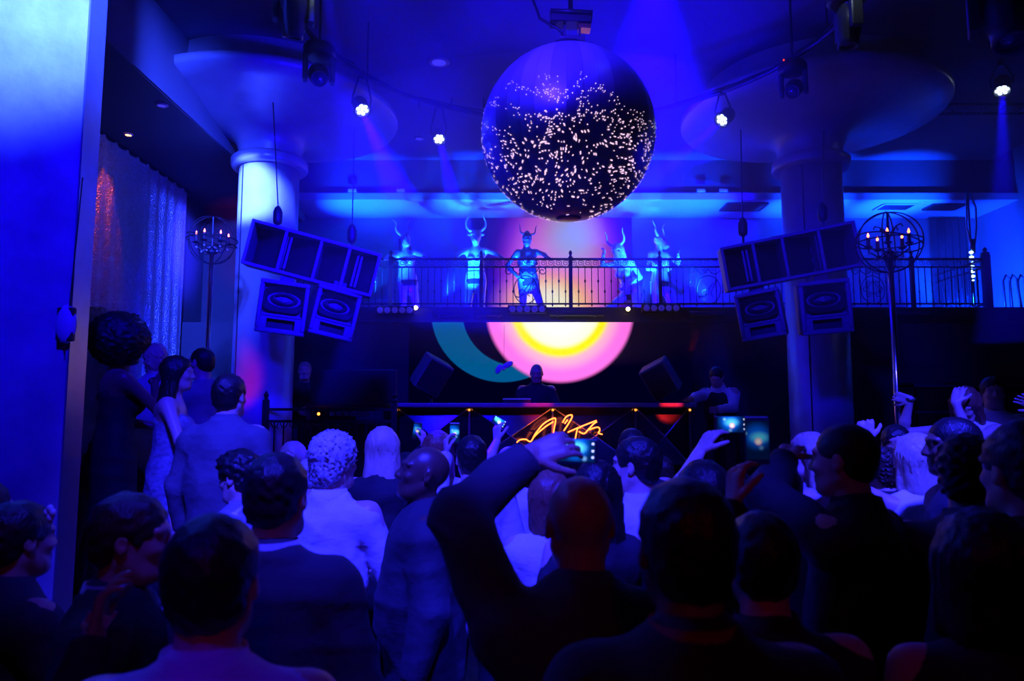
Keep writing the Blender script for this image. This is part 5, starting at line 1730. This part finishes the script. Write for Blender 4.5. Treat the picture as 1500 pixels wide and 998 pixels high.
# ------------------------------------------------------------------ hand-held things
def phone_mat(name, seed):
    rn = random.Random(seed)
    lay = [((0.0, 0.12, 0.9), (rn.uniform(-.02, .02), 0.012, 0.012, 0.05, 1, 1)), ((0.1, 0.7, 1.0), (rn.uniform(-.015, .015), 0.008, 0.004, 0.03, 0.8, 1.3)),
           ((1.0, 0.55, 0.7), (0.002, -0.004, 0.006, 0.014, 1, 1)), ((1.0, 0.95, 0.9), (0.002, -0.004, 0.003, 0.009, 1, 1)),
           ((0.1, 0.25, 0.6), (rn.uniform(-.03, .03), -0.022, 0.002, 0.01, 1, 1)), ((0.2, 0.6, 0.9), (rn.uniform(-.04, -.01), 0.02, 0.002, 0.008, 1, 1))]
    return screen_mat(name, (0.0, 0.01, 0.08), lay, 1.3)
def phone(c, roll=0.0, yaw=0.0, pitch=0.0, lab='', land=True, bright=1.0, seed=1, L=0.142, W=0.072):
    rot = Euler((pitch, 0, yaw)).to_matrix() @ Matrix.Rotation(roll, 3, 'Y')
    t = thing('smartphone', lab, 'phone', c, rot.to_euler())
    w_, h_ = (L, W) if land else (W, L)
    MB().box((0, 0, 0), (w_, 0.009, h_)).build('case', mat('phone_case', (0.02, 0.02, 0.025), 0.3), t, bevel=0.004)
    m = phone_mat('phone_picture_%d' % seed, seed)
    m.node_tree.nodes['Emission'].inputs['Strength'].default_value = bright
    MB().box((0, -0.0052, 0), (w_ * (0.84 if land else 0.92), 0.0012, h_ * (0.92 if land else 0.80))).build('display', m, t)
    if land:
        for z in (-0.018, 0.0, 0.02):
            MB().box((w_ * 0.38, -0.006, z), (0.006, 0.001, 0.006)).build('icon', mat('icon_white', (1, 1, 1), 0.4, emit=(0.8, 0.9, 1), estr=1.2), t)
    return t

# ------------------------------------------------------------------ the crowd
DK = (0.018, 0.018, 0.026)
WH = (0.78, 0.78, 0.80)
G_C = 'people in the crowd'
# nearest row
person('near man with neat dark hair and pale collared shirt, back turned', 317, 752, 1.35, 0.1, hair='short', haircol='black', top='shirt', topcol=(0.62, 0.55, 0.68), collar=(0.66, 0.58, 0.7), head=(0, 0, 0), w=1.05, wr=0.002, hq=0.006)
person('man in dark suit jacket with thin pale collar line, back turned', 409, 663, 2.08, -0.1, hair='short', haircol='black', top='jacket', topcol=(0.05, 0.05, 0.07), collar=(0.6, 0.6, 0.65), w=1.05)
person('near man in profile with a reddish lit cheek and pale collar', 198, 722, 1.95, -1.3, skin='tan', hair='short', haircol='brown', top='jacket', topcol=DK, collar=(0.3, 0.3, 0.35), head=(0, -0.05, 0), armR=tuple(pix(138, 930, 1.68)), dirR=(0.2, 0, 1))
iF4 = person('dark-haired guest by the pier with a pale hair clip', 34, 733, 2.2, -0.5, skin='tan', hair='short', top='jacket', topcol=DK, armR='bent')
person('guest half cut off behind the pier-side man, dark head', -20, 702, 2.7, -0.2, hair='short', haircol='brown', top='jacket', topcol=(0.3, 0.3, 0.34))
hp_ = pix(797, 672, 2.05)
person('bald man in dark jacket reaching up to film with a phone', 848, 698, 1.77, 0.05, skin='tan', hair='bald', top='jacket', topcol=(0.045, 0.045, 0.06), armL=tuple(pix(776, 668, 1.98)), palmL=(0.25, 0.85, -0.45), dirL=(0.88, 0.1, 0.3), hintL=(-1, -0.1, -0.15), curlL=0.5, w=1.1, hq=0.0055, handq=0.0045, wr=0.006)
phone(pix(843, 660, 2.055), 0.04, 0, 0.0, 'smartphone held sideways by the bald man, bright cyan picture', True, 1.6, 11, 0.128, 0.068)
person('tall near man silhouetted with close-cropped black hair, back turned', 1002, 700, 1.32, 0.0, skin='brown', hair='short', haircol='black', top='jacket', topcol=(0.012, 0.012, 0.015), w=1.1, collar=(0.25, 0.02, 0.03))
hp2 = pix(1094, 655, 2.12)
person('short dark-haired guest in glasses filming with an upright phone', 1112, 748, 1.72, -0.1, skin='light', hair='short', haircol='black', top='shirt', topcol=(0.02, 0.02, 0.03), armL=tuple(pix(1109, 645, 2.16) + Vector((-0.05, 0.0, -0.11))), palmL=(0.8, 0.2, 0.1), dirL=(0.15, 0.1, 1), curlL=0.6, handq=0.0045, hintL=(-1, 0, -0.6))
phone(pix(1109, 645, 2.16), 0.0, -0.05, 0.0, 'smartphone held upright, dim picture of the stage', False, 0.35, 12)
person('man in black hoodie with broad shoulders, back turned', 1233, 622, 2.5, 0.75, skin='light', hair='crop', haircol='black', top='jacket', topcol=(0.012, 0.012, 0.016), armL=tuple(pix(1150, 672, 2.8)), palmL=(0.3, 0.5, -0.6), hintL=(-1, 0, -0.4), w=0.98)
person('low dark-haired woman in black near the shaded corner', 1432, 742, 1.55, -0.2, fem=True, hair='bob', haircol='black', top='tee', topcol=DK)
person('dark figure at the edge with black hair in near silhouette', 1492, 618, 1.95, 0.1, hair='short', haircol='black', top='jacket', topcol=(0.012, 0.012, 0.016), w=1.08)
# second row
person('man with curly grey hair in a pale blue shirt, sleeves rolled', 492, 632, 3.3, -0.25, hair='curly', haircol='grey', top='shirt', topcol=(0.66, 0.68, 0.74), legcol=(0.05, 0.05, 0.07), armR='bent', armL='down', collar=(0.66, 0.68, 0.74), head=(-0.35, 0, 0), wr=0.008)
i_b = person('heavy bald man in dark suit looking up in profile', 620, 655, 3.05, PI / 2 + 0.15, skin='dark', hair='bald', top='jacket', topcol=(0.026, 0.026, 0.036), collar=(0.04, 0.06, 0.08), w=1.22, head=(0.1, 0.22, 0), hq=0.0055, handq=0.005, wr=0.006)
person('person with dark quiff and earring in a shiny jacket', 352, 659, 3.5, 1.0, hair='wavy', haircol='black', top='jacket', topcol=(0.25, 0.25, 0.3), toprough=0.35, head=(0.2, -0.15, 0))
person('man in pale suit jacket standing on the step', 338, 548, 4.0, -0.15, floor=0.35, hair='short', haircol='black', top='jacket', topcol=(0.11, 0.11, 0.13), legcol=(0.35, 0.35, 0.4), w=1.08)
person('woman with long straight blonde hair and dark top', 562, 624, 4.3, -0.1, fem=True, hair='verylong', haircol='blonde', top='tee', topcol=DK)
person('woman with pale hood-like fair hair facing the room', 428, 646, 5.0, PI - 0.2, fem=True, hair='long', haircol='fair', top='tee', topcol=DK)
person('grey-haired guest peeking from behind the curly-haired man', 453, 672, 4.35, 0.2, hair='crop', haircol='grey', top='shirt', topcol=WH)
ph4 = pix(668, 650, 4.45)
person('woman with long auburn hair near the booth', 642, 630, 4.55, -0.1, fem=True, hair='long', haircol='auburn', top='tee', topcol=(0.5, 0.5, 0.55), sleeve='short')
person('dark-haired man holding an upright phone toward the booth', 691, 638, 3.95, 0.1, hair='short', haircol='black', top='shirt', topcol=(0.6, 0.6, 0.66), armL=tuple(pix(666, 635, 4.5) + Vector((-0.045, 0, -0.10))), palmL=(0.8, 0.2, 0), dirL=(0, 0.1, 1), curlL=0.6)
phone(pix(666, 635, 4.5), 0, 0, 0, 'smartphone held upright before the booth, bright blue picture', False, 1.2, 13, 0.13, 0.062)
ph5 = pix(612, 648, 5.1)
person('dark-haired woman lifting a tilted phone behind the suited bald man', 596, 662, 4.95, 0.0, fem=True, hair='bob', haircol='black', top='tee', topcol=DK, armR=tuple(pix(611, 631, 5.15) + Vector((0.045, 0, -0.10))), palmR=(-0.8, 0.2, 0), dirR=(0, 0.1, 1), curlR=0.6)
phone(pix(611, 631, 5.15), 0.15, 0.1, 0, 'small smartphone held up at a tilt, faint orange picture', False, 0.7, 14, 0.12, 0.06)
ph6 = pix(735, 640, 4.9)
person('short-haired man in white shirt raising one arm with a lit phone', 746, 655, 4.6, 0.0, hair='crop', haircol='grey', top='tee', topcol=WH, armL=tuple(pix(731, 618, 4.98) + Vector((-0.01, -0.01, -0.12))), palmL=(0.6, 0.5, 0), dirL=(0, 0.1, 1), curlL=0.6, sleeve='short', hintL=(-1, 0, -0.3))
phone(pix(731, 618, 4.98), 0.5, 0.2, 0, 'smartphone seen edge-on with a glaring white light', True, 2.2, 15, 0.10, 0.05)
person('woman with streaked brown hair in a striped top', 806, 688, 3.1, -0.1, fem=True, hair='bob', haircol='auburn', top='tee', topcol=(0.7, 0.7, 0.75), sleeve='short')
person('woman with long dark hair standing behind the bald man', 872, 672, 2.75, 0.1, fem=True, hair='long', haircol='black', top='tee', topcol=DK)
person('dark-haired man in profile with a white collared shirt', 930, 640, 3.2, 0.55, hair='short', haircol='black', top='shirt', topcol=(0.6, 0.6, 0.66), collar=(0.66, 0.66, 0.7), head=(0.45, 0, 0))
person('guest in a dark flat cap in front of the booth', 925, 628, 4.3, 0.0, hair='crop', haircol='black', top='shirt', topcol=DK)
person('guest in bright white shirt facing the booth', 968, 668, 4.9, 0.2, hair='short', haircol='brown', top='shirt', topcol=WH)
hp3 = pix(1040, 640, 2.75)
person('dark-haired guest framing the stage with a sideways phone', 1028, 672, 2.45, -0.05, fem=True, hair='long', haircol='black', top='tee', topcol=DK, sleeve='short', armL=tuple(pix(1071, 622, 2.82) + Vector((-0.115, -0.01, -0.07))), palmL=(0.6, 0.25, -0.4), dirL=(0.55, 0.1, 0.75), curlL=0.45, hintL=(-1, 0, -0.6), armR='bent', handq=0.0045)
phone(pix(1071, 622, 2.82), 0.0, -0.05, 0.0, 'smartphone held sideways showing a small pink stage picture', True, 1.1, 16, 0.13, 0.066)
person('woman in a glittering sequin top beyond the hooded man', 1142, 665, 3.05, 0.2, fem=True, skin='light', hair='bun', haircol='brown', top='tee', topcol=(0.5, 0.5, 0.55), toprough=0.25, wr=0.012, sleeve='short')
iC = person('guest in a blue checked shirt with dark hair', 1078, 690, 3.35, 0.0, hair='short', haircol='black', top='shirt', topcol=(0.4, 0.4, 0.5))
person('fair woman turning her head beside the raised phones', 1182, 632, 3.9, 0.9, fem=True, hair='long', haircol='fair', top='tee', topcol=(0.4, 0.4, 0.45), head=(0.4, 0, 0.1))
person('blonde woman with bobbed hair and white draped top raising a fist', 1338, 634, 3.55, 0.15, fem=True, hair='bob', haircol='blonde', top='tee', topcol=WH, sleeve='none', armL=tuple(pix(1270, 646, 3.6)), hintL=(-1, 0.1, -0.35), dirL=(0.0, 0.1, 1), palmL=(0.5, 0.8, 0), curlL=1.35, wr=0.009)
person('curly brown-haired guest behind the raised fist', 1291, 655, 4.35, 0.3, hair='curly', haircol='brown', top='tee', topcol=DK)
person('man with a beard facing the room behind the blonde woman', 1312, 622, 4.6, PI - 0.3, skin='tan', hair='short', haircol='black', top='shirt', topcol=DK)
person('shaven-headed man in profile with dark jacket and stubble', 1392, 612, 3.12, PI / 2 - 0.2, skin='brown', hair='crop', haircol='black', top='jacket', topcol=(0.06, 0.06, 0.08), collar=(0.3, 0.3, 0.35))
person('man with wavy black hair in a dark blazer looking aside', 1414, 640, 2.52, -0.7, skin='light', hair='wavy', haircol='black', top='jacket', topcol=(0.055, 0.055, 0.075), collar=(0.08, 0.08, 0.1))
# raised platform by the candelabra pole
gp = pix(1313, 582, 5.14)
iw = person('long-haired woman in white top gripping the candelabra pole, hand in hair', 1412, 566, 4.85, PI / 2 + 0.6, lean=0.45, floor=0.42, fem=True, hair='verylong', haircol='auburn', top='tee', topcol=WH, sleeve='none', legcol=DK,
            armR=(gp.x + 0.075, 5.10, gp.z - 0.02), armL=tuple(pix(1400, 590, 4.72)), dirR=(-0.9, 0.2, 0.25), palmR=(0, 0.6, 0.1), curlR=1.0, hintR=(0.3, -0.2, -1), hintL=(0.1, 0.9, -1.0), head=(0.15, -0.35, -0.1), dirL=(0.35, 0.1, 0.8), palmL=(0.4, 0.5, -0.3))
person('man in white shirt behind the long-haired woman on the platform', 1453, 552, 5.45, PI - 0.4, floor=0.42, hair='short', haircol='black', top='shirt', topcol=WH, armL='hip')
person('guest at the platform end reaching one open hand forward', 1580, 560, 4.75, PI / 2 + 0.5, floor=0.42, hair='short', haircol='black', top='tee', topcol=DK, armL=tuple(pix(1503, 588, 4.6)), curlL=0.1, armR='down')
# raised platform beside the pier
iA = person('woman with big afro in a black sleeveless dress holding a coupe glass', 186, 458, 4.9, -0.85, floor=0.62, fem=True, skin='brown', hair='afro', haircol='black', top='dress', topcol=(0.01, 0.01, 0.012), bottom='shoes', armR=tuple(pix(226, 560, 5.0)), armL='bent', dirR=(0.5, 0.1, 0.6), curlR=0.7)
iP = person('guest with pale curly hair at the pier edge', 146, 452, 5.42, -0.4, floor=0.62, hair='curly', haircol='blonde', top='shirt', topcol=(0.5, 0.5, 0.55))
iQ = person('woman in patterned dress drinking close to the stubbled man', 262, 520, 4.6, -1.3, floor=0.62, fem=True, hair='long', haircol='black', top='dress', topcol=(0.22, 0.22, 0.28), topvar=0.9, bottom='shoes', armR='drink', curlR=0.8)
iS = person('stubbled man in grey top leaning toward the woman in patterned dress', 296, 510, 5.5, 1.15, floor=0.62, hair='crop', haircol='black', top='tee', topcol=(0.25, 0.25, 0.3), armL='bent')
person('blond guest between the afro woman and the couple', 228, 505, 6.1, 0.6, floor=0.62, hair='wavy', haircol='blonde', top='shirt', topcol=(0.4, 0.4, 0.45))

# extras worn or held
def glass(c, lab, coupe=True):
    t = thing('cocktail_glass', lab, 'glass', c)
    m = mat('clear_glass', (0.8, 0.85, 0.95), 0.05, 0, 0.02, trans=0.7)
    if coupe:
        MB().lathe([(0.0001, 0), (0.032, 0.001), (0.033, 0.004), (0.005, 0.008), (0.004, 0.09), (0.02, 0.105), (0.045, 0.13), (0.048, 0.14), (0.044, 0.135), (0.018, 0.11), (0.0001, 0.1)], 20).build('bowl_and_stem', m, t, True)
    else:
        MB().lathe([(0.0001, 0), (0.032, 0.0), (0.037, 0.1), (0.034, 0.1), (0.030, 0.01), (0.0001, 0.01)], 20).build('tumbler_wall', m, t, True)
    MB().lathe([(0.0001, 0.132 if coupe else 0.07), (0.044 if coupe else 0.032, 0.132 if coupe else 0.07)], 20).build('drink', mat('drink', (0.5, 0.4, 0.5), 0.05), t, True)
    return t
def in_hand(inf, side, d=0.075, off=0.03, dz=-0.06):
    S, el, wr_, pn, hd = inf['arms'][side]
    n = unit(pn - hd * (pn @ hd))
    c = wr_ + hd * d * inf['s'] + n * off
    return inf['M'] @ Vector(c) + Vector((0, 0, dz))
glass(in_hand(iA, 1, 0.085, 0.03, -0.07), 'coupe glass in the afro woman\'s raised hand')
glass(in_hand(iQ, 1, 0.085, 0.03, -0.07), 'coupe glass held by the woman in patterned dress')
glass(in_hand(iA, -1, 0.085, 0.035, -0.05), 'low tumbler held at the afro woman\'s waist', False)
# wrist watch of the heavy bald man
def bracelet(inf, side, m, nm, r=0.036, back=0.0):
    S, el, wr_, pn, hd = inf['arms'][side]
    d = unit(wr_ - el)
    c = wr_ + d * (0.012 - back)
    q = Vector(d).to_track_quat('Z', 'Y').to_matrix()
    pts = [Vector(c) + q @ Vector((r * math.cos(2 * PI * i / 24), r * math.sin(2 * PI * i / 24), 0)) for i in range(24)]
    MB().tube(pts, 0.006, 6, closed=True).build(nm, m, inf['root'], True)
for sd_ in (-1,):
    bracelet(i_b, sd_, M_chrome, 'watch_band')
bracelet(iw, 1, M_chrome, 'bangle', 0.032)
bracelet(iA, 1, M_chrome, 'bangle', 0.032)

# pale clip in the hair of the guest by the pier, folded paper in the near man's hand
clip = MB()
for (dx, dz) in ((-0.014, 0.0), (0.0, 0.012), (0.014, 0.002), (0.004, -0.014)):
    clip.sphere((dx, 0, dz), 0.014, 8, (1, 0.6, 1))
hcp = pix(73, 752, 2.13)
clip.build('hair_clip', mat('pale_plastic', (0.6, 0.6, 0.6)), iF4['root'], True, loc=iF4['M'].inverted() @ hcp)
pc = pix(144, 908, 1.67)
t = thing('paper_napkin', 'folded pale paper napkin held by the man with a reddish lit cheek', 'napkin', pc, (0.5, 0.2, 0.3))
MB().box((0, 0, 0), (0.05, 0.003, 0.03), (0, 0.2, 0)).build('folded_sheet', mat('paper', (0.7, 0.7, 0.7), 0.8), t)
MB().box((0.03, 0.0, 0.018), (0.008, 0.003, 0.022), (0, 0.3, 0)).build('corner_fold', mat('paper', (0.7, 0.7, 0.7)), t)
# checked shirt cloth
cm_ = mat('check_cloth', (0.5, 0.5, 0.6), 0.8)
ck = cm_.node_tree.nodes.new('ShaderNodeTexChecker')
ck.inputs['Scale'].default_value = 45
ck.inputs['Color1'].default_value = (0.6, 0.6, 0.7, 1)
ck.inputs['Color2'].default_value = (0.10, 0.10, 0.2, 1)
tc_ = [n_ for n_ in cm_.node_tree.nodes if n_.type == 'TEX_COORD'][0]
cm_.node_tree.links.new(tc_.outputs['Object'], ck.inputs['Vector'])
cm_.node_tree.links.new(ck.outputs['Color'], cm_.node_tree.nodes['Principled BSDF'].inputs['Base Color'])
for ch in iC['root'].children:
    if ch.name.split('.')[0] in ('shirt', 'collar'):
        ch.data.materials[0] = cm_
# pale bow-shaped piece hung before the lower screen
bp_ = pix(738, 541, 9.6)
t = thing('hanging_bow', 'pale two-lobed bow hanging before the teal ring of the screen', 'ornament', bp_)
m_bow = mat('bow_cloth', (0.6, 0.6, 0.7), 0.7)
MB().sphere((-0.06, 0, -0.03), 0.06, 12, (0.7, 0.35, 1.2)).build('lobe', m_bow, t, True, rot=(0, 0.5, 0))
MB().sphere((0.07, 0, 0.03), 0.065, 12, (1.3, 0.35, 0.62)).build('lobe', m_bow, t, True, rot=(0, -0.45, 0))
MB().sphere((0, -0.01, 0), 0.022, 10).build('knot', m_bow, t, True)
MB().tube([(0, 0, 0), (0, 0.36, 3.165 - bp_.z)], 0.002, 6).build('wire', M_steel, t)

# ------------------------------------------------------------------ haze in the upper half of the room
hz = bpy.data.materials.new('stage_haze')
hz.use_nodes = True
nt = hz.node_tree
nt.nodes.clear()
out = nt.nodes.new('ShaderNodeOutputMaterial')
vsn = nt.nodes.new('ShaderNodeVolumeScatter')
vsn.inputs['Color'].default_value = (0.8, 0.8, 0.85, 1)
vsn.inputs['Density'].default_value = HAZE
vsn.inputs['Anisotropy'].default_value = 0.2
nt.links.new(vsn.outputs[0], out.inputs['Volume'])
hb_ = MB().box((2.3, 6.9, 4.15), (8.5, 7.4, 3.25)).build('stage_haze', hz)
tag(hb_, 'thin blue stage haze hanging under the ceiling', 'haze', kind='stuff')

# denser haze added through the ring of lamps so the beams show
hz2 = hz.copy()
hz2.name = 'beam_haze'
[n_ for n_ in hz2.node_tree.nodes if n_.type == 'VOLUME_SCATTER'][0].inputs['Density'].default_value = 0.14
pl_ = MB().sphere((0, 0, 0), 1.0, 24, (2.7, 1.45, 0.95)).build('beam_haze', hz2, None, True, loc=(0.45, 6.75, 4.25))
tag(pl_, 'denser stage haze added below the ring truss to show the beams', 'haze', kind='stuff')

# ------------------------------------------------------------------ lighten the sculpted meshes
todo = []
for o in bpy.data.objects:
    if o.type == 'MESH' and o.parent is not None and o.parent.get('category') == 'person':
        n_ = len(o.data.polygons) * 2
        near = (o.parent.location.y < 3.4)
        kind_ = o.name.split('.')[0]
        lim = {'body': 17000 if near else 12000, 'hair': 6000, 'trousers': 2600, 'shoe': 500, 'mask': 3500}.get(kind_, 9000 if near else 5000)
        if kind_ in ('horn', 'collar', 'strap', 'watch_band', 'bangle') or n_ <= lim:
            continue
        md = o.modifiers.new('lighten', 'DECIMATE')
        md.ratio = lim / n_
        todo.append(o)
dg = bpy.context.evaluated_depsgraph_get()
baked = [(o, bpy.data.meshes.new_from_object(o.evaluated_get(dg))) for o in todo]
for o, me in baked:
    old = o.data
    o.modifiers.clear()
    o.data = me
    me.name = old.name
    bpy.data.meshes.remove(old)
